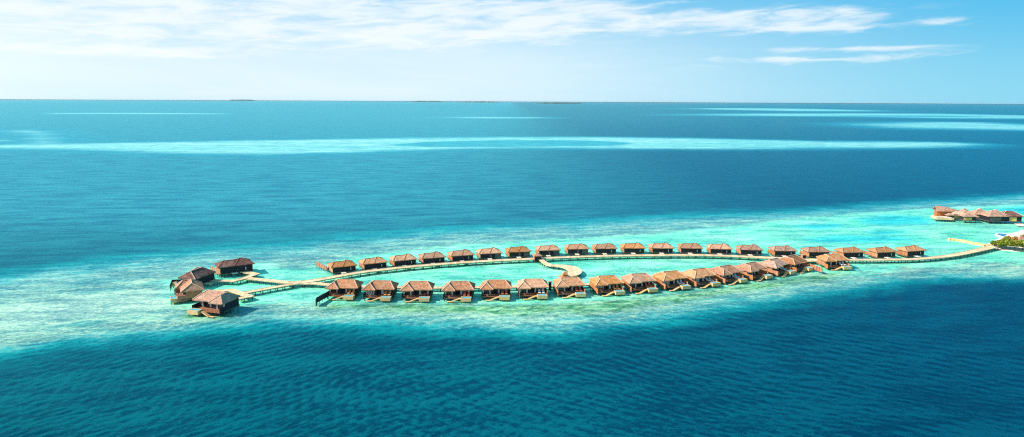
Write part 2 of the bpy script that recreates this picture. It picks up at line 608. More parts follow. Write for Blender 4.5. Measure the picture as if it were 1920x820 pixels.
def make_rear_villa(roof_mat, grey=False, clad='clad', bridge=6.3):
    """the same house seen from its landward side: rear wall, slit window, entry bridge"""
    root = empty('overwater_villa')
    b = MB()
    h1 = b.hip2(-2.0, 5.65, -3.7, 3.7, EAVE, 1.4, 1.0, 2.2)
    h2 = b.hip2(-5.65, 0.7, -3.7, 3.95, EAVE + .012, 1.72, 3.1, 2.2)
    ro = b.build('roof', roof_mat, root)
    c = MB()
    up = Vector((0, 0, .05))
    for (p, q) in h1[2][2:] + h2[2]:
        c.bar(Vector(p) + up, Vector(q) + up, .18, .14)
    c.bar(Vector(h2[0]) + up, Vector(h2[1]) + up, .2, .14)
    c.bar(Vector(h1[0]) + up, Vector(h1[1]) + up, .2, .14)
    c.build('ridge_cap', M['ridge_dark'], ro)
    b = MB()
    b.box(-5.2, 5.2, -5.2, 3.5, FLOOR - 0.28, FLOOR)
    b.build('floor_platform', M['joist'], root)
    w = MB()
    w.box(-4.9, 4.9, 3.13, 3.3, FLOOR - 0.1, EAVE - .002)
    w.build('rear_wall', M['dark_shaded'], root)
    w = MB()
    w.box(-4.9, 4.9, -2.2, -2.0, FLOOR + .002, EAVE - .002)
    w.build('front_wall', M['dark_shaded'], root)
    for s in (-1, 1):
        sw = MB()
        x0, x1 = (4.91, 5.08) if s > 0 else (-5.08, -4.91)
        sw.box(x0, x1, -2.2, 3.3, FLOOR - 0.45, EAVE - .004)
        sw.build('side_wall', M[clad], root)
        p = MB()
        p.box(x0 + .02, x1 - .02, -5.1, -2.202, FLOOR - 0.45, FLOOR + 1.2)
        p.build('privacy_screen', M[clad], root)
    q = MB()
    x0, x1, y0, y1, zb, zt = -4.8, -1.3, -7.2, -5.21, 0.6, 1.7
    q.box(x0, x1, y0, y1, zb, zt - .1)
    po = q.build('plunge_pool', M['tan'], root)
    pw = MB()
    pw.box(x0 + .25, x1 - .25, y0 + .25, y1 - .25, zt - .098, zt - .04)
    pw.build('pool_water', M['pool_water'], po)
    wn = MB()
    wn.box(-3.0, -2.75, 3.305, 3.36, FLOOR + .35, FLOOR + 1.45)
    wn.build('window', M['white'], root)
    d = MB()
    d.box(-0.5, 0.5, 3.305, 3.35, FLOOR - .1, FLOOR + 1.6)
    do = d.build('door', M['grey_screen'] if grey else M['dark_shaded'], root)
    d = MB()
    d.box(-0.4, -0.32, 3.355, 3.4, FLOOR + .7, FLOOR + .9)
    d.build('handle', M['white'], do)
    if grey:
        s = MB()
        s.box(-4.85, -2.1, 3.37, 3.45, FLOOR - .35, EAVE - .1)
        s.build('bathroom_screen', M['grey_screen'], root)
    eb = MB()
    eb.box(-.2, 1.7, 3.51, bridge, FLOOR - .16, FLOOR + .03)
    eb.build('entry_bridge', M['pale_deck'], root)
    for x in (-4.7, -1.6, 1.6, 4.7):
        for y in (-4.8, -0.5, 3.1):
            pile(root, x, y, FLOOR - .3)
    for x in (-4.5, -1.6):
        pile(root, x, -6.9, 0.595)
    return root


ORD = ['first', 'second', 'third', 'fourth', 'fifth', 'sixth', 'seventh', 'eighth', 'ninth', 'tenth', 'eleventh', 'twelfth',
       'thirteenth', 'fourteenth', 'fifteenth', 'sixteenth', 'seventeenth', 'eighteenth', 'nineteenth', 'twentieth']

protoF = {
    'open': make_front_villa(M['roof_brown'], clad='dark_shaded'),  # side walls in the dark timber: their shade is put into the colour
    'closed': make_front_villa(M['roof_brown'], closed=True, clad='dark_shaded'),
    'bend_open': make_front_villa(M['roof_brown']),
    'bend_closed': make_front_villa(M['roof_brown'], closed=True),
    'warm_open': make_front_villa(M['roof_warm']),
    'warm_closed': make_front_villa(M['roof_warm'], closed=True),
}
protoR = {
    'plain': make_rear_villa(M['roof_warm']),
    'grey': make_rear_villa(M['roof_warm'], grey=True),
    'brown': make_rear_villa(M['roof_pink']),
}
used = set()


def take(protos, key):
    p = protos[key]
    if id(p) in used:
        return dup(p)
    used.add(id(p))
    return p


# front row: (roof centre px, water-level centre py, variant)
FR = [(648, 554, 'open'), (715, 556.5, 'closed'), (784, 557.5, 'open'), (861, 557.6, 'open'), (930, 555, 'open'),
      (998, 553, 'warm_open'), (1066, 549.8, 'warm_open'), (1135, 546.4, 'warm_closed'), (1195, 542, 'warm_open'), (1254, 537, 'warm_closed'),
      (1308, 532, 'warm_closed'), (1357, 526, 'bend_closed'), (1404, 519.6, 'bend_open'), (1447, 512, 'bend_open'), (1481, 505.6, 'bend_open'),
      (1559, 501, 'warm_open')]
frot = [-2, -1, 0, 0, 1, 3, 8, 12, 15, 18, 23, 28, 32, 36, 38, 6]
FLAB = ['starting the near row, a dark fence running off its left side',
        'with closed white curtains and two orange loungers by its pool',
        'with red seats around a table beneath its eaves',
        'with red seat behind its pool, fourth from the dark fence',
        'with a curved stair and a red chair, fifth from the dark fence',
        'with two white loungers behind the pool, beside a dark kiosk',
        'with a small two tiered hut roof rising behind it',
        'with closed curtains and orange seats, just right of the two tiered hut',
        'second to the right of the villa with the two tiered hut',
        'third to the right of the two tiered hut, with white loungers',
        'fourth to the right of the villa with the two tiered hut',
        'where the near row bends up towards the far walkway, closed curtains',
        'with a red seat, in the bend of the near row',
        'last but one before the red fence, roof touching its neighbour',
        'whose left neighbour overlaps it, where the long red fence begins',
        'standing apart at the right end of the red fence']
fvillas = []
for i, (px, py, kind) in enumerate(FR):
    o = take(protoF, kind)
    p = at(px, py)
    o.location = p
    o.rotation_euler = (0, 0, R(frot[i] + random.uniform(-1.5, 1.5)))
    o.scale = (.93, .98, 1.0) if i < 15 else (.92, .92, .96)
    roofname = 'brown' if 'warm' not in kind else 'orange'
    tag(o, ('%s roofed villa ' % roofname) + FLAB[i], 'villa', 'stilt villas of the near row')
    fvillas.append(o)

# far row
RR = [(642, 513), (700, 506.5), (756, 500.5), (810, 496), (864, 491.5), (917, 487.5), (971, 484.5), (1027, 481.6), (1081, 479), (1133, 478.2), (1186, 477.4), (1239, 477.3), (1293, 477.5), (1348, 478.7), (1404, 480.5), (1466, 482.5), (1528, 484.5), (1591, 485.5), (1651, 485), (1705, 482.5)]
rrot = [28, 27, 25, 22, 19, 16, 12, 10, 7, 5, 3, 0, -2, -4, -4, 1, 5, 9, 14, 17]
RK = ['plain'] * 5 + ['grey'] * 4 + ['plain'] * 5 + ['brown', 'brown', 'brown', 'plain', 'plain', 'plain']
RLAB = ['first in the far row, beside a short red fence',
        'second from the left end of the far row',
        'third from the left end of the far row, above the walkway bend',
        'fourth from the left end of the far row',
        'fifth from the left end of the far row',
        'sixth from the left end of the far row, with grey screen',
        'with a grey screen, just left of the small square gate hut',
        'with a grey screen, just behind the small square gate hut',
        'with a grey screen, second to the right of the gate hut',
        'third to the right of the gate hut, behind the curved jetty',
        'fourth to the right of the gate hut in the far row',
        'fifth to the right of the gate hut in the far row',
        'sixth to the right of the gate hut in the far row',
        'seventh to the right of the gate hut in the far row',
        'eighth to the right of the gate hut in the far row',
        'of the far row directly behind the last near row roofs',
        'of the far row with a small brown shed at its left corner',
        'third from the right end of the far row',
        'second from the right end of the far row',
        'last at the right end of the far row']
for i, (px, py) in enumerate(RR):
    o = take(protoR, RK[i])
    o.location = at(px, py - 1.2)
    # its back faces the camera: turn the house half round
    o.rotation_euler = (0, 0, R(180 + rrot[i] + random.uniform(-1.2, 1.2)))
    o.scale = (.87, .93, .9)
    tag(o, ('orange roofed' if RK[i] != 'brown' else 'pink roofed') + ' villa, ' + RLAB[i], 'villa', 'stilt villas of the far row')

# four larger villas of the left cluster
v1 = make_rear_villa(M['roof_dark'], bridge=5.0)
v1.location = at(441, 514)
v1.rotation_euler = (0, 0, R(180 + 33))
v1.scale = (1.14, 1.0, 1.1)
tag(v1, 'dark roofed stilt villa with orange end wall, rearmost of the left cluster', 'villa', 'large villas at the left tip')
v2 = make_front_villa(M['roof_dark'], clad='dark_shaded')
v2.location = at(372, 536)
v2.rotation_euler = (0, 0, R(-104))
v2.scale = (1.0, .92, 1.1)
tag(v2, 'dark stilt villa turned away, second from the rear of the left cluster', 'villa', 'large villas at the left tip')
v3 = make_front_villa(M['roof_brown'], clad='screen')
v3.location = at(361, 560.5)
v3.rotation_euler = (0, 0, R(-62))
v3.scale = (.95, .9, 1.1)
tag(v3, 'brown stilt villa whose terrace and pool face the open sea on the left', 'villa', 'large villas at the left tip')


def mirror_villa(root):
    for ch in root.children:
        me = ch.data
    return root


v4 = make_front_villa(M['roof_brown'], closed=False, clad='dark_shaded')  # dark side walls: shade of the right end put into the timber colour
v4.location = at(409, 583)
v4.rotation_euler = (0, 0, R(-16))
# its plan is handed the other way round: mirror the meshes themselves


def mirror_tree(o):
    for ch in o.children:
        me = ch.data.copy()
        for v in me.vertices:
            v.co.x = -v.co.x
        me.flip_normals()
        ch.data = me
        ch.location.x = -ch.location.x
        mirror_tree(ch)


mirror_tree(v4)
v4.scale = (1.05, 1.0, 1.15)
tag(v4, 'largest brown stilt villa nearest the camera, pool and red terrace on its left', 'villa', 'large villas at the left tip')


# ------------------------------------------------------------------ furniture on the decks
def lounger_mesh():
    b = MB()
    b.box(-.35, .35, -1.0, .35, .28, .42)
    b.bar((0, .33, .36), (0, .95, .85), .7, .12)
    for x in (-.3, .3):
        for y in (-.9, .3):
            b.box(x - .04, x + .04, y - .04, y + .04, 0, .279)
    me = bpy.data.meshes.new('sun_lounger')
    me.from_pydata(b.v, [], b.f)
    return me


LM = lounger_mesh()
LMS = {}
for key in ('cushion_white', 'cushion_orange', 'cushion_red'):
    me = LM.copy()
    me.materials.append(M[key])
    LMS[key] = me


def place_on(villa, lx, ly, lz):
    villa_m = Matrix.Translation(villa.location) @ Matrix.Rotation(villa.rotation_euler.z, 4, 'Z') @ Matrix.Diagonal((*villa.scale, 1))
    return villa_m @ Vector((lx, ly, lz))


def lounger(villa, lx, ly, mat, label, rz=0.0, sc=1.15):
    o = bpy.data.objects.new('sun_lounger', LMS[mat])
    COL.objects.link(o)
    o.location = place_on(villa, lx, ly, FLOOR + .1)
    o.rotation_euler = (0, 0, villa.rotation_euler.z + rz)
    o.scale = (sc, sc, sc)
    tag(o, label, 'sun lounger', 'loungers on the villa terraces')


LW = {0: 'cushion_orange', 1: 'cushion_orange', 3: 'cushion_red', 4: 'cushion_red', 5: 'cushion_white', 6: 'cushion_red', 7: 'cushion_orange',
      8: 'cushion_red', 9: 'cushion_white', 10: 'cushion_white', 11: 'cushion_white', 12: 'cushion_red', 13: 'cushion_white', 15: 'cushion_white'}
for i, mt in LW.items():
    cn = mt.split('_')[1]
    for k, x in enumerate((2.3, 3.7)):
        lounger(fvillas[i], x, -3.1, mt, '%s of two %s loungers on the terrace of the %s near row villa' % ('left' if k == 0 else 'right', cn, ORD[i]))


def table_mesh():
    b = MB()
    b.cyl(0, 0, .7, .76, .6, 12)
    b.cyl(0, 0, .04, .699, .06, 6)
    b.cyl(0, 0, 0, .04, .3, 10)
    me = bpy.data.meshes.new('table')
    me.from_pydata(b.v, [], b.f)
    me.materials.append(M['deck_terrace'])
    return me


def chair_mesh():
    b = MB()
    b.box(-.26, .26, -.26, .26, .42, .5)
    b.box(-.26, .26, .2, .27, .501, .98)
    for x in (-.22, .22):
        for y in (-.22, .22):
            b.box(x - .03, x + .03, y - .03, y + .03, 0, .42)
    me = bpy.data.meshes.new('chair')
    me.from_pydata(b.v, [], b.f)
    me.materials.append(M['cushion_red'])
    return me


TM, CHM = table_mesh(), chair_mesh()
for vi, tx in ((2, 3.0), (7, -3.2), (0, -3.2), (11, -3.2)):
    o = bpy.data.objects.new('table', TM)
    COL.objects.link(o)
    o.location = place_on(fvillas[vi], tx, -3.4, FLOOR + .09 if tx > 0 else FLOOR + .05)
    tag(o, 'round brown table on the terrace of the %s near row villa' % ORD[vi], 'table', 'terrace tables')
    for k, dx in enumerate((-1.0, 1.0)):
        c = bpy.data.objects.new('chair', CHM)
        COL.objects.link(c)
        c.location = place_on(fvillas[vi], tx + dx, -3.4, FLOOR + .09 if tx > 0 else FLOOR + .05)
        c.rotation_euler = (0, 0, fvillas[vi].rotation_euler.z + (R(90) if k == 0 else R(-90)))
        tag(c, '%s red chair at the round table of the %s near row villa' % ('left' if k == 0 else 'right', ORD[vi]), 'chair', 'red terrace chairs')


# ------------------------------------------------------------------ walkways
def walkway(name, pts, widths, label, cat='walkway', z=FLOOR, step=3.0, mat='deck', closed_end=None, group=None, rail=False, seg=1.5):
    """boardwalk on paired piles along photograph points (deck top level z)"""
    W = [at(p[0], p[1], z) for p in pts]
    ws = widths if isinstance(widths, (list, tuple)) else [widths] * len(W)
    base = W[0].copy()
    base.z = 0
    root = empty(name, base)
    # smooth sample
    P, WD = [], []
    n = len(W)
    for i in range(n - 1):
        p0 = W[max(i - 1, 0)]
        p1, p2 = W[i], W[i + 1]
        p3 = W[min(i + 2, n - 1)]
        L = (p2 - p1).length
        m = max(1, int(L / seg))
        for k in range(m):
            t = k / m
            if n > 3 and closed_end != 'sharp':
                q = 0.5 * ((2 * p1) + (-p0 + p2) * t + (2 * p0 - 5 * p1 + 4 * p2 - p3) * t * t + (-p0 + 3 * p1 - 3 * p2 + p3) * t ** 3)
            else:
                q = p1.lerp(p2, t)
            P.append(q)
            WD.append(ws[i] * (1 - t) + ws[i + 1] * t)
    P.append(W[-1])
    WD.append(ws[-1])
    N = len(P)
    left, right = [], []
    for i in range(N):
        if 0 < i < N - 1:
            d1 = (P[i] - P[i - 1]).normalized()
            d2 = (P[i + 1] - P[i]).normalized()
            d = (d1 + d2).normalized()
            sc = 1.0 / max(0.5, d.dot(d1))
        else:
            d = (P[min(i + 1, N - 1)] - P[max(i - 1, 0)]).normalized()
            sc = 1.0
        s = Vector((-d.y, d.x, 0)) * WD[i] / 2 * sc
        left.append(P[i] + s - base)
        right.append(P[i] - s - base)
    b = MB()
    th = 0.2
    for i in range(N - 1):
        l0, l1, r0, r1 = left[i], left[i + 1], right[i], right[i + 1]
        dn = Vector((0, 0, -th))
        b.quad(r0, r1, l1, l0)
        b.quad(r0 + dn, l0 + dn, l1 + dn, r1 + dn)
        b.quad(r0 + dn, r1 + dn, r1, r0)
        b.quad(l0, l1, l1 + dn, l0 + dn)
    b.quad(right[0], left[0], left[0] + Vector((0, 0, -th)), right[0] + Vector((0, 0, -th)))
    b.quad(left[-1], right[-1], right[-1] + Vector((0, 0, -th)), left[-1] + Vector((0, 0, -th)))
    b.build('boardwalk_deck', M[mat], root)
    # joists and kerb rails
    for side in (left, right):
        e = MB()
        for i in range(N - 1):
            a = side[i] * 1.0
            c = side[i + 1] * 1.0
            e.bar(a + Vector((0, 0, .055)), c + Vector((0, 0, .055)), .14, .1)
        e.build('edge_rail', M[mat], root)
    for side, off in ((left, .3), (right, .3)):
        jo = MB()
        for i in range(N - 1):
            ctr0, ctr1 = (left[i] + right[i]) / 2, (left[i + 1] + right[i + 1]) / 2
            a = side[i].lerp(ctr0, off)
            c = side[i + 1].lerp(ctr1, off)
            jo.bar(a + Vector((0, 0, -th - .12)), c + Vector((0, 0, -th - .12)), .2, .22)
        jo.build('joist', M['joist'], root)
    # piles
    acc = 0.0
    spots = []
    nxt = step * .5
    for i in range(N - 1):
        L = (P[i + 1] - P[i]).length
        while acc + L >= nxt:
            t = (nxt - acc) / L
            spots.append((left[i].lerp(left[i + 1], t), right[i].lerp(right[i + 1], t)))
            nxt += step
        acc += L
    spots2 = []
    for (l, r) in spots:
        c = (l + r) / 2
        spots2.append(c.lerp(r, .8))
        spots2.append(c.lerp(l, .8))
    spots2.sort(key=lambda q: (q + base).length)
    head, tail = spots2[:98], spots2[98:]
    for s in head:
        pile(root, s.x, s.y, z - th - .012, .15)
    if tail:
        b = MB()
        for s in tail:
            b.cyl(s.x, s.y, -.6, z - th - .012, .15, 7)
        o = b.build('pilings', M['pile'], root)
        tag(o, kind='stuff')
    tag(root, label, cat, group)
    return root


G = 'boardwalks on piles'
walkway('boardwalk', [(540, 531.5), (580, 527.5), (620, 520.5), (678, 510.5), (720, 505.5), (777, 499.5), (860, 492.8), (925, 489), (994, 485.7),
                      (1060, 482.6), (1131, 480.3), (1210, 479), (1300, 478.5), (1371, 480.3), (1430, 483), (1500, 486.5)],
        [4, 3.4, 3, 3, 3, 3, 3, 3, 3, 3, 3, 3, 3, 3, 3.2, 5], 'long pale boardwalk curving below the far row of villas', step=3.6, group=G)
walkway('boardwalk', [(1500, 487.2), (1530, 488), (1586, 487.5), (1645, 487.3), (1719, 485.7), (1783, 479.4), (1830, 470.2), (1864, 462)],
        [6.5, 5, 3, 3, 3, 3.2, 3.6, 4], 'pale boardwalk sweeping from the villa rows up to the island shore', step=3.0, group=G)
walkway('boardwalk', [(560, 531.2), (596, 532), (620, 534.3), (685, 538), (754, 539.2), (822.6, 539.8), (893, 539), (963, 538), (1030, 536.5),
                      (1099, 533), (1158, 527.7), (1215, 521), (1274, 513), (1330, 505.5), (1400, 497.5), (1450, 491.5), (1500, 488)],
        [3.2] + [2.4] * 15 + [3], 'narrow boardwalk running behind the near row of villas', z=FLOOR - .02, step=3.3, group=G)
walkway('boardwalk', [(1014, 486.5), (1019, 491), (1030, 497.2), (1044, 498.4), (1058, 499.6), (1070, 502.6), (1077.5, 507.5), (1075, 513), (1066, 516.5), (1056, 519)],
        [1.8, 1.9, 2.4, 3.2, 4.2, 5.2, 5.4, 5.2, 4.4, 3.6], 'wide curved jetty looping across the lagoon from the gate hut', cat='jetty', z=FLOOR + .02, step=2.2, mat='deck', group=G, seg=.8)
walkway('boardwalk', [(553, 531.2), (500, 525.8), (458, 521.2)], 2.6, 'boardwalk from the junction to the two rear cluster villas', z=FLOOR + .012, step=2.6, closed_end='sharp', group=G)
walkway('boardwalk', [(452, 508.5), (479, 514), (459, 521.5), (438, 527), (396, 526)], 2.4,
        'zigzag boardwalk between the two dark roofed cluster villas', z=FLOOR + .03, step=2.6, closed_end='sharp', group=G)
walkway('boardwalk', [(552, 532.2), (510, 539.5), (455, 549.7)], 2.6, 'straight pale boardwalk from the junction towards the nearest cluster villa', z=FLOOR + .02, step=2.6, closed_end='sharp', group=G)
walkway('boardwalk', [(384, 547), (433, 544), (467, 556), (444, 560.5)], 2.4,
        'zigzag boardwalk behind the nearest cluster villa', z=FLOOR + .04, step=2.6, closed_end='sharp', group=G)


# ------------------------------------------------------------------ fences on piles
def fence(p0, p1, z0, z1, mat, label, zmark=0.0, step=1.6, group='timber fences on piles'):
    a, c = at(*p0, zmark), at(*p1, zmark)
    a.z = c.z = 0
    root = empty('privacy_fence', a)
    d = c - a
    b = MB()
    b.bar(Vector((0, 0, (z0 + z1) / 2)), d + Vector((0, 0, (z0 + z1) / 2)), .1, z1 - z0)
    b.build('fence_panel', mat, root)
    n = max(2, int(d.length / step))
    for k in range(n + 1):
        q = d * (k / n)
        pile(root, q.x, q.y, z1 + .05, .1, 'post')
    tag(root, label, 'fence', group)
    return root


fence((614, 561), (594.5, 572), 0.7, 2.5, M['dark_shaded'], 'dark timber fence running out from the first near row villa')
fence((594.5, 572), (592.5, 576), 0.7, 2.55, M['dark_shaded'], 'short dark fence turned at the end of the long dark fence')
fence((613, 512), (593, 502), 0.9, 2.6, M['screen'], 'red timber fence beside the first far row villa')
fence((1502, 500), (1541, 515), 0.8, 2.5, M['screen'], 'long red timber fence between the last two near row villas')
fence((360, 536), (323, 537.5), 1.0, 2.5, M['dark_shaded'], 'dark timber fence on the left side of the cluster villas')
fence((323, 538), (319.5, 546), 0.9, 2.2, M['dark_shaded'], 'short dark fence on the left tip of the cluster')
fence((415, 521), (396, 513.5), 0.9, 2.9, M['clad'], 'orange timber fence at the left end of the rearmost cluster villa')

# ------------------------------------------------------------------ small huts
def small_hut(px, py, w, hz, roofh, label, tiers=1, wallmat='clad', name='gate_hut', rz=0.0, over=.45, z0=FLOOR - 1.0, roof='roof_warm'):
    p = at(px, py)
    root = empty(name, p, rz)
    b = MB()
    h = w / 2
    b.box(-h, h, -h, h, z0, hz)
    b.build('wall', M[wallmat], root)
    f = MB()
    f.box(-h * .96, h * .96, -h - .05, -h - .003, z0 + .1, hz - .1)
    f.build('door', M['dark_shaded'], root)
    r = MB()
    r.hip(-h - over, h + over, -h - over, h + over, hz + .002, math.atan2(roofh, h + over), .15)
    if tiers == 2:
        k = h * .62
        r.box(-k * .7, k * .7, -k * .7, k * .7, hz + roofh * .55, hz + roofh + .35)
        r.hip(-k, k, -k, k, hz + roofh + .36, R(44), .12)
    r.build('roof', M[roof], root)
    for sx in (-1, 1):
        for sy in (-1, 1):
            pile(root, sx * h * .85, sy * h * .85, z0 - .003, .13)
    return tag(root, label, 'hut')


small_hut(1007, 491.5, 2.8, 2.7, 1.0, 'small square hut with orange side standing on the far boardwalk', rz=R(12))
small_hut(1059, 535, 3.4, 2.8, .9, 'small hut with two tiered roof where the curved jetty ends', tiers=2, rz=R(5))
small_hut(1031, 546, .95, 3.3, .2, 'narrow dark kiosk with tan top between two near row villas', wallmat='dark_shaded', over=.1, name='kiosk')
small_hut(1505.5, 490.5, 1.5, 2.8, .15, 'small brown shed beside a far row villa', wallmat='screen', over=.12, name='shed', rz=R(8))


# ------------------------------------------------------------------ restaurant huts over water at the right
def rest_hut(px, py, w, d, rz, ez, roofmat, label, pitch=32, wall='dark_shaded', dz=0.0, open_side=False, panel=None, floor=1.6, name='restaurant_hut'):
    root = empty(name, at(px, py), R(rz))
    hw, hd = w / 2, d / 2
    b = MB()
    b.box(-hw + .4, hw - .4, -hd + .4, hd - .4, floor - .25, floor)
    b.build('floor_platform', M['joist'], root)
    b = MB()
    b.box(-hw + .7, hw - .7, -hd + .7, hd - .7, floor + .002, ez - .002)
    b.build('wall', M[wall], root)
    r = MB()
    h = r.hip(-hw, hw, -hd, hd, ez, R(pitch), .25)
    ro = r.build('roof', M[roofmat], root)
    c = MB()
    for (p, q) in h[2]:
        c.bar(Vector(p) + Vector((0, 0, .05)), Vector(q) + Vector((0, 0, .05)), .22, .14)
    c.build('ridge_cap', M['ridge'], ro)
    if panel:
        x0, x1, mt = panel
        pb = MB()
        pb.box(x0, x1, -hd + .6, -hd + .69, floor + .01, ez - .4)
        pb.build('wall_panel', M[mt], root)
    for sx in (-1, 0, 1):
        for sy in (-1, 1):
            pile(root, sx * (hw - .8), sy * (hd - .8), floor - .26, .16)
    return tag(root, label, 'hut', 'restaurant huts over the lagoon')


def round_hut(px, py, r, ez, top, roofmat, label, wall='dark_shaded', cap=True, floor=1.6):
    root = empty('round_hut', at(px, py))
    b = MB()
    b.cyl(0, 0, floor - .25, floor, r * .9, 14)
    b.build('floor_platform', M['joist'], root)
    b = MB()
    b.cyl(0, 0, floor + .002, ez - .002, r * .82, 14)
    b.build('wall', M[wall], root)
    ro = MB()
    ro.cyl(0, 0, ez, ez + .2, r, 16)
    ro.cyl(0, 0, ez + .202, top, r, 16, r * .12)
    if cap:
        ro.cyl(0, 0, top - .1, top + .25, r * .3, 12)
        ro.cyl(0, 0, top + .252, top + .25 + r * .18, r * .34, 12, .05)
    ro.build('roof', M[roofmat], root)
    for k in range(6):
        a = k * math.pi / 3 + .3
        pile(root, math.cos(a) * r * .75, math.sin(a) * r * .75, floor - .26, .16)
    return tag(root, label, 'hut', 'restaurant huts over the lagoon')


# long curved roof hut at the left end
root = empty('restaurant_hut', at(1776, 411), R(-14))
r_ = MB()
ns = 12
for k in range(ns):
    t0, t1 = k / ns, (k + 1) / ns
    x0, x1 = -7.0 + 13.5 * t0, -7.0 + 13.5 * t1

    def half(t):
        return 3.6 * (1 - t ** 2.2) + .25

    def hz(t):
        return 7.4 - 2.6 * t ** 2
    a0, a1 = half(t0), half(t1)
    z0, z1 = hz(t0), hz(t1)
    for s in (-1, 1):
        r_.quad((x0, 0, z0), (x1, 0, z1), (x1, s * a1, z1 - a1 * .62), (x0, s * a0, z0 - a0 * .62))
        r_.quad((x0, 0, z0 - .3), (x1, 0, z1 - .3), (x1, s * a1, z1 - a1 * .62 - .3), (x0, s * a0, z0 - a0 * .62 - .3))
        r_.quad((x0, s * a0, z0 - a0 * .62), (x1, s * a1, z1 - a1 * .62), (x1, s * a1, z1 - a1 * .62 - .3), (x0, s * a0, z0 - a0 * .62 - .3))
r_.quad((-7, 0, 7.4), (-7, 3.85, 7.4 - 3.85 * .62), (-7, 3.85, 4.7), (-7, 0, 7.1))
r_.quad((-7, 0, 7.4), (-7, -3.85, 7.4 - 3.85 * .62), (-7, -3.85, 4.7), (-7, 0, 7.1))
r_.build('roof', M['roof_pink'], root)
b = MB()
b.box(-6.4, 4.0, -2.3, 2.3, 1.6, 4.85)
b.build('wall', M['clad'], root)
b = MB()
b.box(-7.0, 6, -3.6, 3.2, 1.3, 1.58)
b.build('floor_platform', M['deck'], root)
for x in (-6.5, -2, 2.5):
    for y in (-3.8, 2.8):
        pile(root, x, y, 1.29, .16)
tag(root, 'hut with a long tapering curved pink roof at the left end of the restaurant', 'hut', 'restaurant huts over the lagoon')
# pale open deck in front of it
dk = empty('viewing_deck', at(1766, 414.5), R(-14))
b = MB()
b.box(-4.2, 4.6, -3.4, 4.0, 1.8, 2.1)
b.build('boards', M['pale_deck'], dk)
b = MB()
b.box(-4.3, 4.7, -3.55, -3.41, 1.2, 2.5)
b.box(-4.45, -4.31, -3.55, 4.0, 1.2, 2.5)
b.build('parapet', M['deck'], dk)
for x in (-3.9, -1.3, 1.5, 4.2):
    for y in (-3.1, 3.6):
        pile(dk, x, y, 1.79, .15)
tag(dk, 'pale open deck with parapet below the curved pink roof', 'deck')

rest_hut(1782, 413, 6.0, 5.0, -8, 2.9, 'roof_pink', 'low grey pink roof hut nearest the pale viewing deck', pitch=16, wall='grey_screen', floor=1.2)
rest_hut(1776, 407.5, 5.0, 4.5, -14, 4.2, 'roof_pink', 'small pink hut tucked beside the curved roof', pitch=24)
rest_hut(1795, 413, 7.4, 6.0, -6, 3.6, 'ridge', 'pale roofed hut with a dark open gable', pitch=22, panel=(-3.0, 1.0, 'yellow_wall'))
round_hut(1806, 409, 3.2, 3.6, 5.6, 'roof_pink', 'round cone roofed hut behind the pale roofed hut', cap=False)
rest_hut(1814, 417.5, 7.6, 5.6, -4, 3.5, 'roof_pink', 'foremost hut with a short ochre wall over the water', pitch=26, panel=(-3.4, 0.8, 'yellow_wall'))
rest_hut(1835, 413.5, 10.5, 8.0, -3, 3.6, 'roof_pink', 'broad pale pink roofed hut in the middle of the restaurant', pitch=30, wall='clad', panel=(-2.6, 3.4, 'pale_deck'))
round_hut(1834, 409, 3.6, 3.6, 5.0, 'ridge', 'round hut with a small raised cap at the rear of the restaurant')
round_hut(1864, 412, 4.2, 3.7, 5.0, 'ridge', 'wide round hut with a raised cap behind the big hip roof')
rest_hut(1862, 418, 11.5, 8.6, 0, 4.0, 'roof_pink', 'big hip roofed hut with a grey screen wall', pitch=33, panel=(-4.6, 1.6, 'grey_screen'))
rest_hut(1890, 418.5, 11.0, 8.0, -10, 4.2, 'roof_dark', 'dark roofed hut at the right end of the restaurant with an ochre wall', pitch=31, panel=(-1.2, 2.4, 'yellow_wall'))
walkway('boardwalk', [(1905, 420.5), (1935, 421.5), (1985, 424)], 3.0, 'boardwalk leading right from the restaurant', step=3, group=G)

# ------------------------------------------------------------------ island at the right edge
# sand cay
c0 = at(1925, 466)
b = MB()
ring = [(1848, 462.5), (1858, 466), (1880, 470), (1905, 472), (1940, 473), (2000, 474), (2080, 470), (2130, 455), (2100, 436), (2030, 430), (1960, 431),
        (1915, 434), (1885, 440), (1868, 450), (1853, 457)]
pts = [at(x, y, 0) for x, y in ring]
cen = sum(pts, Vector()) / len(pts)
rings = []
for s, z in ((1.04, -.5), (1.0, .08), (.95, .5), (.8, .95), (.4, 1.1)):
    rings.append([Vector(((p.x - cen.x) * s + cen.x, (p.y - cen.y) * s + cen.y, z)) for p in pts])
n = len(pts)
for a, c in zip(rings[:-1], rings[1:]):
    for k in range(n):
        b.quad(a[k], a[(k + 1) % n], c[(k + 1) % n], c[k])
b.quad(*rings[-1])
tag(b.build('sand_beach', M['sand'], smooth=True), kind='structure')


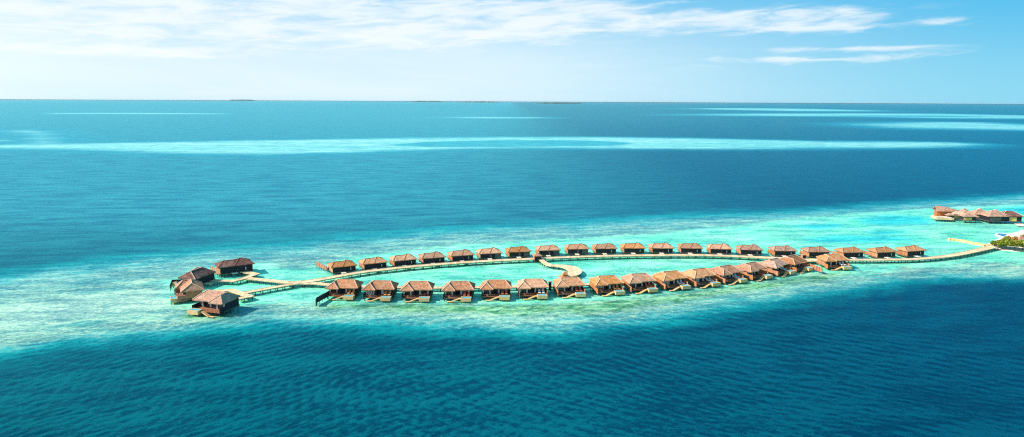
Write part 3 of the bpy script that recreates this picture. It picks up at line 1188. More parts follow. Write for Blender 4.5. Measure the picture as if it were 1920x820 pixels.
def bush(px, py, rx, ry, h, mat, label, name='tree', n=2600, seed=0, lean=0.0):
    rng = np.random.RandomState(seed)
    root = empty(name, at(px, py, .7))
    t = MB()
    t.cyl(0, 0, -.3, h * .5, .22, 7, .12)
    for k in range(4):
        a = k * 1.6 + seed
        t.bar((0, 0, h * .3), (math.cos(a) * rx * .5, math.sin(a) * ry * .5, h * .68), .12)
    t.build('trunk', M['trunk'], root)
    b = MB()
    clumps = []
    for k in range(16):
        a = rng.uniform(0, 6.283)
        rr = math.sqrt(rng.uniform(0, 1)) * .72
        zz = h * (.38 + .42 * (1 - rr * rr) * rng.uniform(.45, 1.1))
        clumps.append((rx * rr * math.cos(a), ry * rr * math.sin(a), zz, rng.uniform(.26, .42)))
    for i in range(n):
        cx, cy, cz, cr = clumps[rng.randint(len(clumps))]
        v = rng.normal(size=3)
        v /= np.linalg.norm(v)
        rad = cr * rng.uniform(.55, 1.08)
        p = Vector((cx + v[0] * rad * rx, cy + v[1] * rad * ry, max(.1, cz + v[2] * rad * h * .6)))
        u = Vector(rng.normal(size=3)).normalized()
        w = u.cross(Vector(rng.normal(size=3))).normalized()
        s = rng.uniform(.26, .5)
        b.quad(p - u * s, p + w * s * .6, p + u * s, p - w * s * .6)
    b.build('crown', M[mat], root)
    return tag(root, label, 'tree', 'trees on the island tip')


bush(1872, 464.5, 3.4, 3.2, 3.6, 'leaf_green', 'low rounded green tree at the left tip of the island', seed=1)
bush(1886, 466.5, 3.8, 3.4, 4.8, 'leaf_green', 'second green tree from the island tip, behind the beach', seed=2, n=3200)
bush(1902, 468, 4.2, 3.4, 4.6, 'leaf_olive', 'olive green tree below the thatched hut on the island', seed=3, n=3200)
bush(1918, 468.5, 4.4, 3.6, 4.6, 'leaf_green', 'dark green tree at the right edge of the photo', seed=4, n=3200)
bush(1894, 461, 3.8, 3.0, 4.6, 'leaf_rust', 'rust coloured tree beside the thatched hut', seed=5)
bush(1864.5, 462, 1.8, 1.8, 2.2, 'leaf_olive', 'small olive shrub where the boardwalk meets the island', seed=6, n=700, name='shrub')
bush(1945, 466, 5.0, 4.5, 6.0, 'leaf_green', 'tall green tree just past the right edge', seed=8, n=1500)
bush(1930, 458, 4.0, 4.0, 5.0, 'leaf_rust', 'rust coloured tree just past the right edge', seed=9, n=1200)

# thatched hut on the island
root = empty('thatched_hut', at(1913, 461, .9))
b = MB()
for sx in (-1, 1):
    for sy in (-1, 1):
        b.box(sx * 2.2 - .12, sx * 2.2 + .12, sy * 1.8 - .12, sy * 1.8 + .12, 0, 2.3)
b.build('post', M['trunk'], root)
b = MB()
b.box(-2.0, 2.0, -.5, 1.6, 0, 2.28)
b.build('wall', M['tan'], root)
b = MB()
b.hip(-3.1, 3.1, -2.6, 2.6, 2.3, R(36), .2)
b.build('roof', M['roof_pink'], root)
tag(root, 'thatched hut with pink pointed roof behind the island trees', 'hut')

# round pool with white rim on a deck
pc = at(1895, 443, .7)
root = empty('round_pool', Vector((pc.x, pc.y, 0)))
b = MB()
nn = 40
rx, ry = 4.5, 7.0


def ell(k, s, z):
    a = 2 * math.pi * k / nn
    return (rx * s * math.cos(a), ry * s * math.sin(a), z)


for (s0, z0, s1, z1) in ((1.14, -.4, 1.14, .75), (1.14, .75, 1.0, .75), (1.0, .75, 1.0, .4)):
    for k in range(nn):
        b.quad(ell(k, s0, z0), ell(k + 1, s0, z0), ell(k + 1, s1, z1), ell(k, s1, z1))
b.build('pool_rim', M['white'], root)
b = MB()
b.quad(*[ell(k, 1.01, .6) for k in range(nn)])
b.build('pool_water', M['deep_pool'], root)
b = MB()
b.cyl(-.6, -2.5, .61, 2.2, .22, 10)
b.build('white_post', M['white'], root)
tag(root, 'round deep blue pool with a broad white rim at the island', 'pool')
b = MB()
pp = [(1912, 432), (1950, 427.5), (2010, 430), (2000, 447), (1935, 447)]
w = [at(x, y, 1.25) for x, y in pp]
b.quad(*w)
b.quad(*[q + Vector((0, 0, -.3)) for q in reversed(w)])
for k in range(5):
    a, c = w[k], w[(k + 1) % 5]
    b.quad(a, c, c + Vector((0, 0, -.3)), a + Vector((0, 0, -.3)))
tag(b.build('pool_terrace', M['sand']), 'pale terrace reaching out beside the round pool', 'terrace')
# white parasol
root = empty('parasol', at(1914, 431, 1.25))
b = MB()
b.cyl(0, 0, 0, 2.3, .06, 6)
b.build('pole', M['white'], root)
b = MB()
b.cyl(0, 0, 2.2, 3.0, 2.0, 8, .08)
b.build('canopy', M['white'], root)
tag(root, 'white parasol on the terrace beside the round pool', 'parasol')

# sandbag breakwater
def breakwater():
    P = [(1776.5, 450.2), (1783, 451.0), (1795, 452.0), (1810, 454.7), (1829, 458.8), (1848, 462.2), (1862, 463)]
    W = [at(x, y) for x, y in P]
    base = W[0].copy()
    b = MB()
    rng = random.Random(5)
    for i in range(len(W) - 1):
        L = (W[i + 1] - W[i]).length
        m = max(1, int(L / 1.1))
        d = (W[i + 1] - W[i]).normalized()
        s = Vector((-d.y, d.x, 0))
        for k in range(m):
            for row in (-1, 0, 1):
                c = W[i].lerp(W[i + 1], (k + .5 + rng.uniform(-.1, .1)) / m) + s * row * .75 - base
                hh = (1.0 if row == 0 else .7) + rng.uniform(-.1, .12)
                a = c - d * .62
                e = c + d * .62
                b.bar((a.x, a.y, hh / 2 - .2), (e.x, e.y, hh / 2 - .2), .85, hh + .4)
    o = b.build('breakwater', M['sandbag'])
    o.location = base
    bev = o.modifiers.new('round', 'BEVEL')
    bev.width = .14
    bev.segments = 2
    tag(o, 'narrow tan sandbag breakwater pointing left from the island shore', 'breakwater')


breakwater()

# ------------------------------------------------------------------ islands on the horizon
for (xa, xb, y, lab) in ((426, 482, 189.3, 'faint low island on the horizon, farthest to the left'),
                         (772, 832, 191.3, 'faint thin island on the horizon between two others'),
                         (856, 937, 192.0, 'long flat island on the horizon left of the darkest one'),
                         (1003, 1092, 194.3, 'darkest tree covered island on the horizon')):
    pa, pb = at(xa, y + (xa - xa) * 0), at(xb, y + (xb - xa) * .0046)
    d = pb - pa
    L = d.length
    rng = random.Random(int(xa))
    root = empty('island', (pa + pb) / 2)
    ang = math.atan2(d.y, d.x)
    root.rotation_euler = (0, 0, ang)
    nseg = 60
    hmax = 2.4 / FPX * pa.length
    b = MB()
    prev = None
    for k in range(nseg + 1):
        t = k / nseg
        x = (t - .5) * L
        env = min(1.0, 5 * t, 5 * (1 - t)) ** .6
        h = hmax * env * rng.uniform(.45, 1.0) + .5
        wd = L * .12 * env + 5
        sec = [(x, -wd, -1), (x, -wd * .8, h * .8), (x, 0, h), (x, wd * .8, h * .8), (x, wd, -1)]
        if prev:
            for j in range(4):
                b.quad(prev[j], sec[j], sec[j + 1], prev[j + 1])
        prev = sec
    b.build('tree_cover', M['isle_green'], root)
    b = MB()
    b.box(-L * .5, L * .5, -L * .125, L * .125, -1, hmax * .05)
    b.build('shore', M['sand'], root)
    tag(root, lab, 'island', 'islands along the horizon')

# ------------------------------------------------------------------ the sea
SUN_EL, SUN_AZ = 38.0, -98.0      # azimuth from the view direction, towards the left

# rows by depression (dense where the lens looks), columns by azimuth
ALPHA = []
v = 900.0
rr = []
while v > 0.62:
    rr.append(CAM_H * FPX / v)
    v -= 1.15 if v > 4 else .12
rr = np.array([3.0, 15.0, 30.0, 60.0] + [x for x in rr if x > 70] + [60000.0])
az = np.concatenate([np.arange(-180, -54, 6.0), np.arange(-54, 54, 0.11), np.arange(54, 180, 6.0)])
AZ, RD = np.meshgrid(np.radians(az), rr)
X = (np.sin(AZ) * RD).astype(np.float64)
Y = (np.cos(AZ) * RD).astype(np.float64)
nr, nc = X.shape


def poly_sd(pts_px, X, Y, world=None):
    """signed distance in metres, positive inside"""
    P = np.array([[*at(x, y).xy] for x, y in pts_px]) if world is None else np.array(world)
    n = len(P)
    xs, ys = X.ravel(), Y.ravel()
    best = np.full(xs.shape, 1e18)
    inside = np.zeros(xs.shape, bool)
    for i in range(n):
        ax, ay = P[i]
        bx, by = P[(i + 1) % n]
        ex, ey = bx - ax, by - ay
        L = ex * ex + ey * ey + 1e-9
        t = np.clip(((xs - ax) * ex + (ys - ay) * ey) / L, 0, 1)
        dx, dy = xs - (ax + t * ex), ys - (ay + t * ey)
        best = np.minimum(best, dx * dx + dy * dy)
        cond = (ay > ys) != (by > ys)
        with np.errstate(divide='ignore', invalid='ignore'):
            xi = ax + (ys - ay) / (by - ay if by != ay else 1e-9) * ex
        inside ^= cond & (xs < xi)
    d = np.sqrt(best)
    return np.where(inside, d, -d).reshape(X.shape)


near_edge = [(-400, 690), (0, 652), (100, 640), (200, 627), (300, 617), (400, 607), (480, 599), (560, 600), (640, 599), (720, 600), (800, 604), (900, 611),
             (1000, 612), (1080, 610), (1150, 601), (1250, 589), (1350, 571), (1450, 557), (1550, 540), (1650, 526), (1750, 517), (1850, 517), (1920, 521), (2300, 530)]
far_edge = [(2300, 350), (1920, 371), (1800, 379), (1700, 386), (1600, 395), (1450, 404), (1300, 410), (1150, 419), (1000, 429), (900, 434), (800, 440), (700, 449),
            (600, 459), (500, 470), (400, 478), (300, 488), (200, 498), (100, 510), (0, 524), (-400, 570)]


def edge_sd(edge, up):
    """distance to an open edge, closed far away on the side it bounds"""
    if up:
        pts = edge + [(3200, 300), (-2200, 300)]
    else:
        pts = edge + [(-2400, 1500), (3600, 1500)]
    return poly_sd(pts, X, Y)


# crude band limits: polygons that reach well beyond the other edge
sd_n = edge_sd(near_edge, True)
sd_f = edge_sd(far_edge, False)
reef = np.minimum(sd_n / 9.0, sd_f / 17.0)
sand_px = [(300, 545), (330, 520), (390, 500), (470, 497), (560, 503), (610, 492), (680, 478), (780, 468), (900, 458), (1050, 448), (1200, 440), (1350, 425), (1480, 412),
           (1620, 398), (1800, 388), (1960, 380), (2300, 365), (2300, 505), (1920, 496), (1820, 494), (1720, 503), (1640, 512), (1560, 515), (1480, 522), (1400, 535), (1300, 548),
           (1200, 560), (1100, 568), (1000, 573), (900, 573), (760, 572), (640, 572), (560, 570), (500, 572), (450, 585), (380, 590), (330, 575)]
sand = poly_sd(sand_px, X, Y) / 10.0
alg_px = [(600, 573), (700, 570), (850, 572), (1000, 572), (1100, 568), (1200, 558), (1300, 548), (1400, 534), (1500, 519), (1560, 513), (1600, 513), (1560, 524), (1480, 534), (1400, 546),
          (1300, 562), (1200, 578), (1100, 590), (1000, 592), (850, 586), (700, 582), (600, 580)]
alg2_px = [(345, 583), (400, 590), (445, 585), (450, 594), (400, 602), (350, 596)]
alg = np.maximum(poly_sd(alg_px, X, Y) / 6.0, poly_sd(alg2_px, X, Y) / 5.0)
# turquoise deeper pockets inside the sand flat at the right
pale = poly_sd([(-500, 640), (0, 572), (150, 553), (320, 540), (345, 560), (330, 580), (230, 588), (100, 606), (0, 628), (-500, 700)], X, Y) / 10.0
pk = np.full(X.shape, -9.0)
for pp, sc in (([(1500, 447), (1560, 440), (1660, 441), (1730, 447), (1700, 454), (1600, 457), (1520, 455)], 8),
               ([(1600, 410), (1660, 403), (1730, 405), (1762, 414), (1745, 421), (1660, 424), (1610, 420)], 9),
               ([(1620, 436), (1650, 431), (1700, 433), (1690, 440), (1640, 441)], 6),
               ([(1850, 392), (1930, 386), (2100, 380), (2100, 392), (1930, 402), (1880, 404)], 8),
               ([(1470, 425), (1560, 418), (1600, 425), (1540, 431)], 7)):
    pk = np.maximum(pk, poly_sd(pp, X, Y) / sc)


def blob(pts, soft):
    return poly_sd(pts, X, Y) / soft


far_shoals = [
    ([(-300, 282), (-100, 276), (0, 272), (130, 270), (250, 268), (400, 265.5), (560, 263), (720, 259.5), (950, 257.5), (1130, 258), (1300, 260), (1450, 263), (1550, 266), (1700, 266.5), (1780, 268), (1850, 271),
      (1800, 275), (1700, 276.5), (1600, 277.5), (1400, 278.5), (1200, 278.5), (1000, 277.5), (860, 279), (700, 285), (520, 289), (300, 286), (150, 281), (0, 279), (-300, 290)], 26.0, 1.0),
    ([(95, 212.2), (250, 211.8), (430, 213.2), (430, 214.4), (250, 214.2), (95, 213.8)], 35.0, .8),
    ([(800, 220.3), (900, 219.6), (1010, 220.3), (1010, 222), (900, 221.9)], 60.0, .7),
    ([(1270, 204), (1380, 203), (1500, 204), (1640, 207.5), (1640, 209), (1500, 208.6), (1380, 206.4)], 160.0, .8),
    ([(1290, 216), (1400, 213.5), (1600, 213), (1760, 213.6), (1925, 217), (2200, 222), (2200, 225), (1925, 222.5), (1760, 221.6), (1600, 218.5), (1400, 217)], 130.0, .95),
    ([(1620, 234), (1680, 231), (1770, 229.5), (1850, 230.5), (1930, 235), (2100, 238), (2100, 246), (1930, 244), (1850, 242), (1700, 240)], 90.0, .85),
    ([(40, 244), (58, 247), (78, 253), (90, 260), (88, 268), (74, 268), (74, 262), (78, 257), (60, 248), (38, 245.5)], 45.0, .6),
    ([(-40, 262), (25, 263), (25, 265), (-40, 265)], 14.0, .6),
]
shoal = np.full(X.shape, -9.0)
for pts, soft, _ in far_shoals:
    shoal = np.maximum(shoal, blob(pts, soft))
lag_in = np.maximum(poly_sd([(722, 272.5), (800, 266), (950, 263), (1100, 263.5), (1195, 268.5), (1150, 273.5), (950, 276), (800, 276)], X, Y) / 22.0,
                    poly_sd([(1500, 219), (1600, 216.5), (1760, 217), (1900, 219.6), (1760, 219.8), (1600, 218.5)], X, Y) / 90.)

# real waves: two crossing trains of many components, short ones only where the grid is fine enough
rng = np.random.RandomState(11)
space = np.maximum(np.gradient(rr)[:, None] * np.ones((1, nc)), RD * 0.0019)
wleft = 1 / (1 + np.exp(X / 28.0))
# the water is calmer over the shallow flat
calm = 1.0 - .72 * np.clip(np.minimum(sd_n / 20.0, sd_f / 30.0) * .5 + .5, 0, 1)
Z = np.zeros(X.shape)
Xw = X + 2.5 * np.sin(Y * .045 + 1.3) + 1.2 * np.sin(Y * .13)
Yw = Y + 2.5 * np.sin(X * .038) + 1.2 * np.sin(X * .11 + 2)
for k in range(170):
    lam = 0.65 * (4.2 / 0.65) ** rng.uniform(0, 1) ** 1.3
    left = k % 2 == 0
    th = R((38 if left else -62) + rng.normal() * (30 if lam < 1.6 else 20))
    kx, ky = math.cos(th), -math.sin(th)
    ph = rng.uniform(0, 6.283)
    amp = 0.0085 * lam ** .85 * rng.uniform(.5, 1.3)
    keep = np.clip(lam / space / 3.0 - 1.0, 0, 1)
    wgt = (.08 + .92 * wleft) if left else (.08 + .92 * (1 - wleft))
    a = (Xw * kx + Yw * ky) * (2 * math.pi / lam) + ph
    # sets: groups of waves come and go
    grp = .6 + .4 * np.sin((X * ky - Y * kx) / (lam * 3.1) + ph * 2) * np.sin((X * kx + Y * ky) / (lam * 4.3) + ph)
    # peaked crests over broad troughs, as wind chop has
    shape = np.sin(a) * .45 + (1.0 - 2.0 * np.abs(np.sin(a * .5))) * .75 + .2
    Z += amp * shape * keep * wgt * grp
gust = (np.sin(X * .031 + 2.1 * np.sin(Y * .017)) + np.sin(Y * .047 + 1.7 * np.sin(X * .021 + 1)) + np.sin((X + Y) * .073)) / 3
Z *= 1.0 + .38 * gust
Z *= calm
Z *= (RD < 2500)
print('wave rms', float(Z[200:400, 100:-100].std()))
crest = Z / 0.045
verts = np.stack([X.ravel(), Y.ravel(), Z.ravel()], 1)
# close the ring at +-180 by including an extra column equal to the first one
idx = np.arange(nr * nc).reshape(nr, nc)
nxt = np.roll(idx, -1, axis=1)
q = np.stack([idx[:-1, :], nxt[:-1, :], nxt[1:, :], idx[1:, :]], -1).reshape(-1, 4)
center = len(verts)
verts = np.vstack([verts, [[0, 0, 0]]])
tri = np.stack([np.full(nc, center), idx[0], nxt[0]], 1)[:, ::-1]
me = bpy.data.meshes.new('sea')
nq, ntr = len(q), len(tri)
me.vertices.add(len(verts))
me.vertices.foreach_set('co', verts.ravel().astype(np.float32))
me.loops.add(nq * 4 + ntr * 3)
me.loops.foreach_set('vertex_index', np.concatenate([q.ravel(), tri.ravel()]).astype(np.int32))
me.polygons.add(nq + ntr)
ls = np.concatenate([np.arange(nq) * 4, nq * 4 + np.arange(ntr) * 3])
me.polygons.foreach_set('loop_start', ls.astype(np.int32))
me.polygons.foreach_set('loop_total', np.concatenate([np.full(nq, 4), np.full(ntr, 3)]).astype(np.int32))
me.update(calc_edges=True)
me.validate()
assert me.polygons[5000].normal.z > 0 and me.polygons[nq + 5].normal.z > 0, (me.polygons[5000].normal.z, me.polygons[nq + 5].normal.z)
for nm, arr in (('reef', reef), ('sandflat', sand), ('algae', alg), ('pocket', pk), ('shoal', shoal), ('inner_lagoon', lag_in), ('pale', pale), ('crest', crest), ('rim', sd_f / 55.0)):
    a = me.attributes.new(nm, 'FLOAT', 'POINT')
    dat = np.append(np.clip(arr, -4, 4).ravel(), -4).astype(np.float32)
    a.data.foreach_set('value', dat)

m, nt, out = new_mat('sea_water')
g = NG(nt)
P = g.pos()
rot = R(-20)      # reef runs away to the right
reefa, sanda, algaa, pocka, shoala, laga = [g.attr(x) for x in ('reef', 'sandflat', 'algae', 'pocket', 'shoal', 'inner_lagoon')]
lowf = g.noise(P, 0.012, 3.0, 0.6)
n20 = g.noise(P, 0.045, 4.0, 0.65, 0.6)
streak = g.noise(g.mapping(P, (0.06, 0.20, 0.1), rot), 1.0, 5.0, 0.68, 0.8)
fine = g.noise(g.mapping(P, (0.45, 1.2, 0.3), rot), 1.0, 6.0, 0.78, 0.5)
speck = g.noise(g.mapping(P, (0.17, 0.36, 0.2), rot, (40, 10, 0)), 1.0, 4.0, 0.62, 0.8)
hfine = g.noise(P, 0.55, 4.0, 0.72)


def cen(v, k):
    return g.mul(g.sub(v, 0.5), k)


reefn = g.add(g.add(reefa, cen(n20, 1.6)), g.add(cen(fine, 1.0), cen(streak, 1.0)))
m_reef = g.smooth(reefn, -0.75, 0.85)
m_edge = g.smooth(reefn, -1.9, 0.5)          # paler slope just outside
sandn = g.add(g.add(sanda, cen(n20, 2.4)), g.add(cen(speck, 2.6), cen(fine, 1.2)))
m_sand = g.smooth(sandn, -0.35, 0.55)
algn = g.add(algaa, g.add(cen(n20, 2.0), cen(speck, 2.6)))
m_alg = g.smooth(algn, -0.5, 0.7)
pockn = g.add(pocka, g.add(cen(n20, 2.0), cen(streak, 1.8)))
m_pock = g.smooth(pockn, -0.7, 1.0)
# colours (of the water, the bed seen through it, and sky sheen painted into DEEP)
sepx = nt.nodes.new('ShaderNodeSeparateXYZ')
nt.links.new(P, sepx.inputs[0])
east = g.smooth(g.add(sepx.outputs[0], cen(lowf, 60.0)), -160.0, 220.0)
DEEP = g.mix(east, g.mix(g.smooth(lowf, .3, .7), (0.0006, 0.080, 0.102), (0.0006, 0.110, 0.130)), (0.0006, 0.038, 0.080))  # brighter sky reflection at the left is painted into the deep colour
sky_sheen = g.mul(g.smooth(sepx.outputs[1], 210.0, 430.0), g.sub(1.0, east))
DEEP = g.mix(sky_sheen, DEEP, (0.030, 0.225, 0.265))  # pale reflection of the left sky, painted into the water behind the reef
SLOPE = (0.006, 0.33, 0.33)
rub = g.mix(g.smooth(g.add(g.mul(streak, .55), g.mul(fine, .45)), .40, .60), (0.09, 0.32, 0.28), (0.40, 0.57, 0.38))
m_rim = g.smooth(g.add(g.attr('rim'), cen(n20, 1.2)), 1.0, -.2)
rub = g.mix(g.mul(m_rim, .75), rub, g.mix(g.smooth(g.add(g.mul(fine, .5), g.mul(streak, .5)), .4, .62), (0.035, 0.27, 0.30), (0.22, 0.47, 0.42)))
rub = g.mix(g.mul(g.smooth(speck, .54, .62), .7), rub, (0.05, 0.26, 0.26))
rub = g.mix(g.mul(g.smooth(hfine, .5, .7), .45), rub, (0.60, 0.72, 0.56))
rub = g.mix(g.mul(g.smooth(hfine, .5, .33), .5), rub, (0.06, 0.28, 0.24))
m_pale = g.smooth(g.add(g.attr('pale'), g.add(cen(n20, 2.0), cen(streak, 3.0))), -.8, 1.0)
rub = g.mix(g.mul(m_pale, .7), rub, g.mix(g.smooth(fine, .38, .6), (0.32, 0.56, 0.43), (0.62, 0.74, 0.51)))
sandc = g.mix(g.smooth(g.add(g.mul(n20, .6), g.mul(streak, .4)), .35, .68), (0.13, 0.69, 0.42), (0.36, 0.79, 0.53))
sandc = g.mix(m_pock, sandc, g.mix(streak, (0.02, 0.50, 0.46), (0.08, 0.70, 0.60)))
algc = g.mix(g.smooth(speck, .40, .60), (0.26, 0.60, 0.32), (0.018, 0.20, 0.11))
algc = g.mix(g.mul(g.smooth(fine, .45, .60), .5), algc, (0.36, 0.44, 0.09))
heads = g.smooth(g.noise(g.mapping(P, (0.11, 0.16, 0.2), rot, (3, 9, 0)), 1.0, 6.0, 0.74, 0.8), .60, .645)
sandc = g.mix(g.mul(heads, .75), sandc, (0.05, 0.42, 0.36))
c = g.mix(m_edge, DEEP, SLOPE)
c = g.mix(m_reef, c, rub)
c = g.mix(g.mul(m_sand, m_reef), c, sandc)
c = g.mix(g.mul(g.mul(m_alg, m_reef), .95), c, algc)
# far shoals
big = g.noise(g.mapping(P, (0.003, 0.012, 0.01), 0.0), 1.0, 5.0, 0.65, 0.5)
shn = g.add(g.mul(shoala, .85), cen(big, 1.9))
m_sh = g.mul(g.smooth(shn, -0.8, 1.2), .9)
m_she = g.smooth(shn, -2.4, .4)
c = g.mix(g.mul(m_she, .8), c, (0.02, 0.30, 0.36))
c = g.mix(m_sh, c, g.mix(g.smooth(big, .3, .7), (0.22, 0.64, 0.54), (0.48, 0.82, 0.66)))
c = g.mix(g.mul(g.smooth(g.add(laga, cen(big, .9)), -.45, .5), .92), c, (0.02, 0.33, 0.37))
# (waves) two crossing trains, the left one dominating at the left
sep = nt.nodes.new('ShaderNodeSeparateXYZ')
nt.links.new(P, sep.inputs[0])
wl = g.smooth(sep.outputs[0], 40.0, -60.0)
nt.links.new  # noqa
wA = g.noise(g.mapping(P, (0.6, 2.4, 0.3), R(-50)), 1.0, 5.0, 0.66, 0.9)
wB = g.noise(g.mapping(P, (0.6, 2.4, 0.3), R(38)), 1.0, 5.0, 0.66, 0.9)
wC = g.noise(P, 1.3, 4.0, 0.6, 0.4)
mixw = nt.nodes.new('ShaderNodeMix')
mixw.data_type = 'FLOAT'
nt.links.new(g.lin(sep.outputs[0], -90.0, 90.0, 0.15, 0.85), mixw.inputs[0])
nt.links.new(wA, mixw.inputs[2])
nt.links.new(wB, mixw.inputs[3])
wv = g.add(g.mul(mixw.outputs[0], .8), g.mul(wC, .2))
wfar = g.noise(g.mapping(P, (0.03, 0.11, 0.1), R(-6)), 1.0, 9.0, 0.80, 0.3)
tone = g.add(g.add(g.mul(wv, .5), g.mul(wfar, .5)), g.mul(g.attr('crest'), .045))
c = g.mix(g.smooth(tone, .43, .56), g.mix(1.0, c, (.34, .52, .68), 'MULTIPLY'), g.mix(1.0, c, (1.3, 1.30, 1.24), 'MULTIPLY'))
swell = g.noise(g.mapping(P, (0.012, 0.05, 0.1), R(-8)), 1.0, 3.0, 0.6, 0.4)
nrm0 = g.bump(wv, 1.0, 0.35)
bn = nt.nodes.new('ShaderNodeBump')
bn.inputs['Strength'].default_value = 1.0
bn.inputs['Distance'].default_value = 1.0
nt.links.new(swell, bn.inputs['Height'])
nt.links.new(nrm0, bn.inputs['Normal'])
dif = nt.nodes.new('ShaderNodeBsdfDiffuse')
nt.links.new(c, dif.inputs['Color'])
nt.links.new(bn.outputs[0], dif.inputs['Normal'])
glo = nt.nodes.new('ShaderNodeBsdfGlossy')
glo.distribution = 'BECKMANN'
glo.inputs['Color'].default_value = (0.25, 0.80, 0.92, 1)
glo.inputs['Roughness'].default_value = 0.12
nG = g.bump(wv, 1.0, 0.22)
nt.links.new(nG, glo.inputs['Normal'])
fr = nt.nodes.new('ShaderNodeFresnel')
fr.inputs['IOR'].default_value = 1.33
mxs = nt.nodes.new('ShaderNodeMixShader')
nt.links.new(g.mul(fr.outputs[0], .62), mxs.inputs[0])
nt.links.new(dif.outputs[0], mxs.inputs[1])
nt.links.new(glo.outputs[0], mxs.inputs[2])
nt.links.new(mxs.outputs[0], out.inputs['Surface'])
me.materials.append(m)
sea = bpy.data.objects.new('sea', me)
COL.objects.link(sea)
tag(sea, kind='structure')

# ------------------------------------------------------------------ light and sky
sun_d = bpy.data.lights.new('sun', 'SUN')
sun_d.energy = 4.2
sun_d.angle = R(0.5)
sun_d.color = (1.0, 0.93, 0.84)
sun = bpy.data.objects.new('sun', sun_d)
COL.objects.link(sun)
sd = Vector((math.sin(R(SUN_AZ)) * math.cos(R(SUN_EL)), math.cos(R(SUN_AZ)) * math.cos(R(SUN_EL)), math.sin(R(SUN_EL))))
sun.rotation_euler = sd.to_track_quat('Z', 'Y').to_euler()

world = bpy.data.worlds.new('World')
scene.world = world
world.use_nodes = True
nt = world.node_tree
nt.nodes.clear()
g = NG(nt)
wo = nt.nodes.new('ShaderNodeOutputWorld')
bg = nt.nodes.new('ShaderNodeBackground')
sky = nt.nodes.new('ShaderNodeTexSky')
sky.sky_type = 'NISHITA'
sky.sun_disc = False
sky.sun_elevation = R(SUN_EL)
sky.sun_rotation = R(SUN_AZ)
sky.altitude = 60.0
sky.air_density = 1.0
sky.dust_density = 0.4
sky.ozone_density = 2.0
hs = nt.nodes.new('ShaderNodeHueSaturation')
hs.inputs['Hue'].default_value = 0.475
hs.inputs['Saturation'].default_value = 1.35
hs.inputs['Value'].default_value = 1.0
nt.links.new(sky.outputs[0], hs.inputs['Color'])
tc = nt.nodes.new('ShaderNodeTexCoord').outputs['Generated']
sp = nt.nodes.new('ShaderNodeSeparateXYZ')
nt.links.new(tc, sp.inputs[0])
AZN = g.mul(g.math('ARCTAN2', sp.outputs[0], sp.outputs[1]), 57.29578)
ELN = g.mul(g.math('ARCSINE', sp.outputs[2]), 57.29578)
cv = nt.nodes.new('ShaderNodeCombineXYZ')
nt.links.new(AZN, cv.inputs[0])
nt.links.new(ELN, cv.inputs[1])
CV = cv.outputs[0]
# thin cirrus streaks; noise is stretched along the horizon
na = g.noise(g.mapping(CV, (0.045, 0.42, 1), R(2)), 1.0, 6.0, 0.6, 0.7)
nb = g.noise(g.mapping(CV, (0.22, 1.3, 1), R(-3)), 1.0, 6.0, 0.62, 0.5)


def patch(px, py, wx, wy):
    a, e = azel(px, py)
    dx = g.math('DIVIDE', g.sub(AZN, a), wx)
    dy = g.math('DIVIDE', g.sub(ELN, e), wy)
    return g.math('EXPONENT', g.mul(g.add(g.mul(dx, dx), g.mul(dy, dy)), -1.0))


def total(items):
    t = items[0]
    for i in items[1:]:
        t = g.add(t, i)
    return t


cl = total([patch(700, 30, 24, 2.2), g.mul(patch(1480, 40, 9, 1.1), .45), g.mul(patch(1450, 112, 15, .8), .5), g.mul(patch(400, 70, 20, 1.2), .5), patch(620, 40, 17, 1.0), patch(1050, 42, 8, .8), patch(120, 45, 16, .55), patch(200, 15, 14, .8), patch(900, 12, 12, .35), g.mul(patch(1430, 32, 4.4, .55), .7),
            g.mul(patch(1530, 50, 5, .5), .8), g.mul(patch(1600, 91, 5.0, .2), .8), g.mul(patch(1500, 113, 7, .26), .55), g.mul(patch(1785, 38, 1.6, .3), .8),
            g.mul(patch(1875, 155, 1.4, .5), .35), g.mul(patch(150, 95, 14, .5), .9), g.mul(patch(1100, 3, 3, .25), .8)])
cl = g.math('MINIMUM', cl, 1.15)
dens = g.smooth(g.add(g.mul(cl, .62), g.add(cen(na, .9), cen(nb, 1.9))), 0.14, 0.95)
dens = g.mul(dens, g.smooth(cl, .05, .5))
# a general scatter of cloud elsewhere so the sky is whole
gen = g.mul(g.smooth(g.noise(tc, 3.0, 5.0, .6, .4), .48, .8), .25)
gen = g.mul(gen, g.smooth(ELN, 9.5, 30.0))
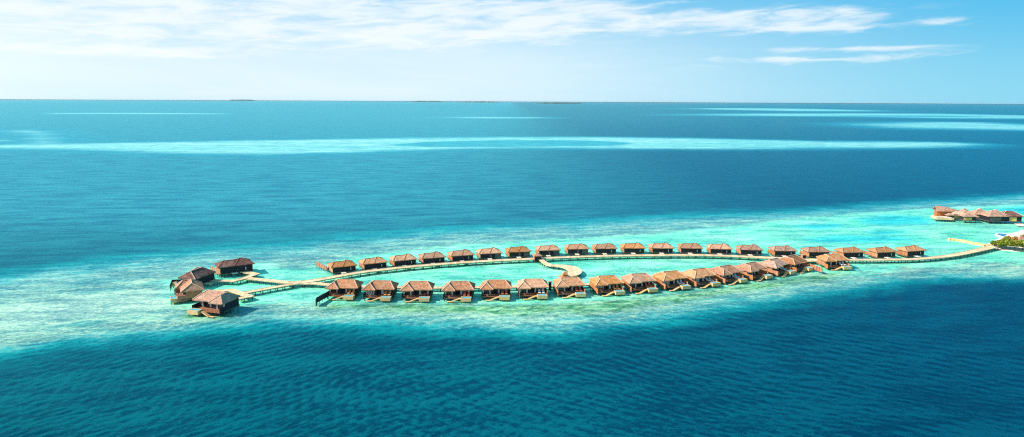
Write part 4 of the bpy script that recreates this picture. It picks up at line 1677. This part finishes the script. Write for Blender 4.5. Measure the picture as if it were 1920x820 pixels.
# bright veil low over the horizon towards the sun
veil = g.mul(g.smooth(ELN, 12.0, 2.0), g.smooth(AZN, 38.0, -8.0))
veil = g.mul(veil, g.lin(na, .3, .7, .8, 1.0))
veil2 = g.mul(g.smooth(AZN, 28.0, -30.0), .75)
vt = g.math('MAXIMUM', veil, g.mul(veil2, g.smooth(ELN, 14.0, 4.0)))
lowc = g.mix(g.smooth(ELN, 0.0, 9.0), (2.3, 5.8, 7.5), (0.6, 4.2, 7.1))
base = g.mix(g.smooth(ELN, 85.0, 15.0, 0.25, 1.0), hs.outputs[0], lowc)
col = g.mix(g.mul(vt, .90), base, (7.1, 8.1, 8.7))
glow = g.mul(g.smooth(AZN, -20.0, -85.0), g.smooth(ELN, 65.0, 5.0))
col = g.mix(g.mul(glow, .55), col, (13.5, 13.0, 12.4))
tot = g.math('MAXIMUM', dens, gen)
col = g.mix(g.mul(tot, .76), col, (8.2, 8.5, 8.6))
nt.links.new(col, bg.inputs['Color'])
bg.inputs['Strength'].default_value = 0.07
nt.links.new(bg.outputs[0], wo.inputs['Surface'])

hb = MB()
hb.box(-65000, 65000, -65000, 65000, -2.5, 115.0)
m, hnt, hout = new_mat('thin_sea_haze')
pv = hnt.nodes.new('ShaderNodeVolumePrincipled')
pv.inputs['Color'].default_value = (0.70, 0.92, 1.0, 1)
pv.inputs['Density'].default_value = 0.55e-5
pv.inputs['Anisotropy'].default_value = 0.2
hnt.links.new(pv.outputs[0], hout.inputs['Volume'])
tag(hb.build('haze', m), kind='stuff')

scene.view_settings.view_transform = 'Standard'
scene.view_settings.look = 'None'
scene.view_settings.exposure = 0.8
scene.view_settings.gamma = 1.0
scene.render.engine = 'CYCLES'
scene.cycles.pixel_filter_type = 'BLACKMAN_HARRIS'
scene.cycles.filter_width = 1.15
scene.cycles.max_bounces = 5
scene.cycles.diffuse_bounces = 2
scene.cycles.glossy_bounces = 3
scene.cycles.sample_clamp_indirect = 3.0
scene.cycles.use_denoising = False
scene.cycles.sample_clamp_direct = 3.0
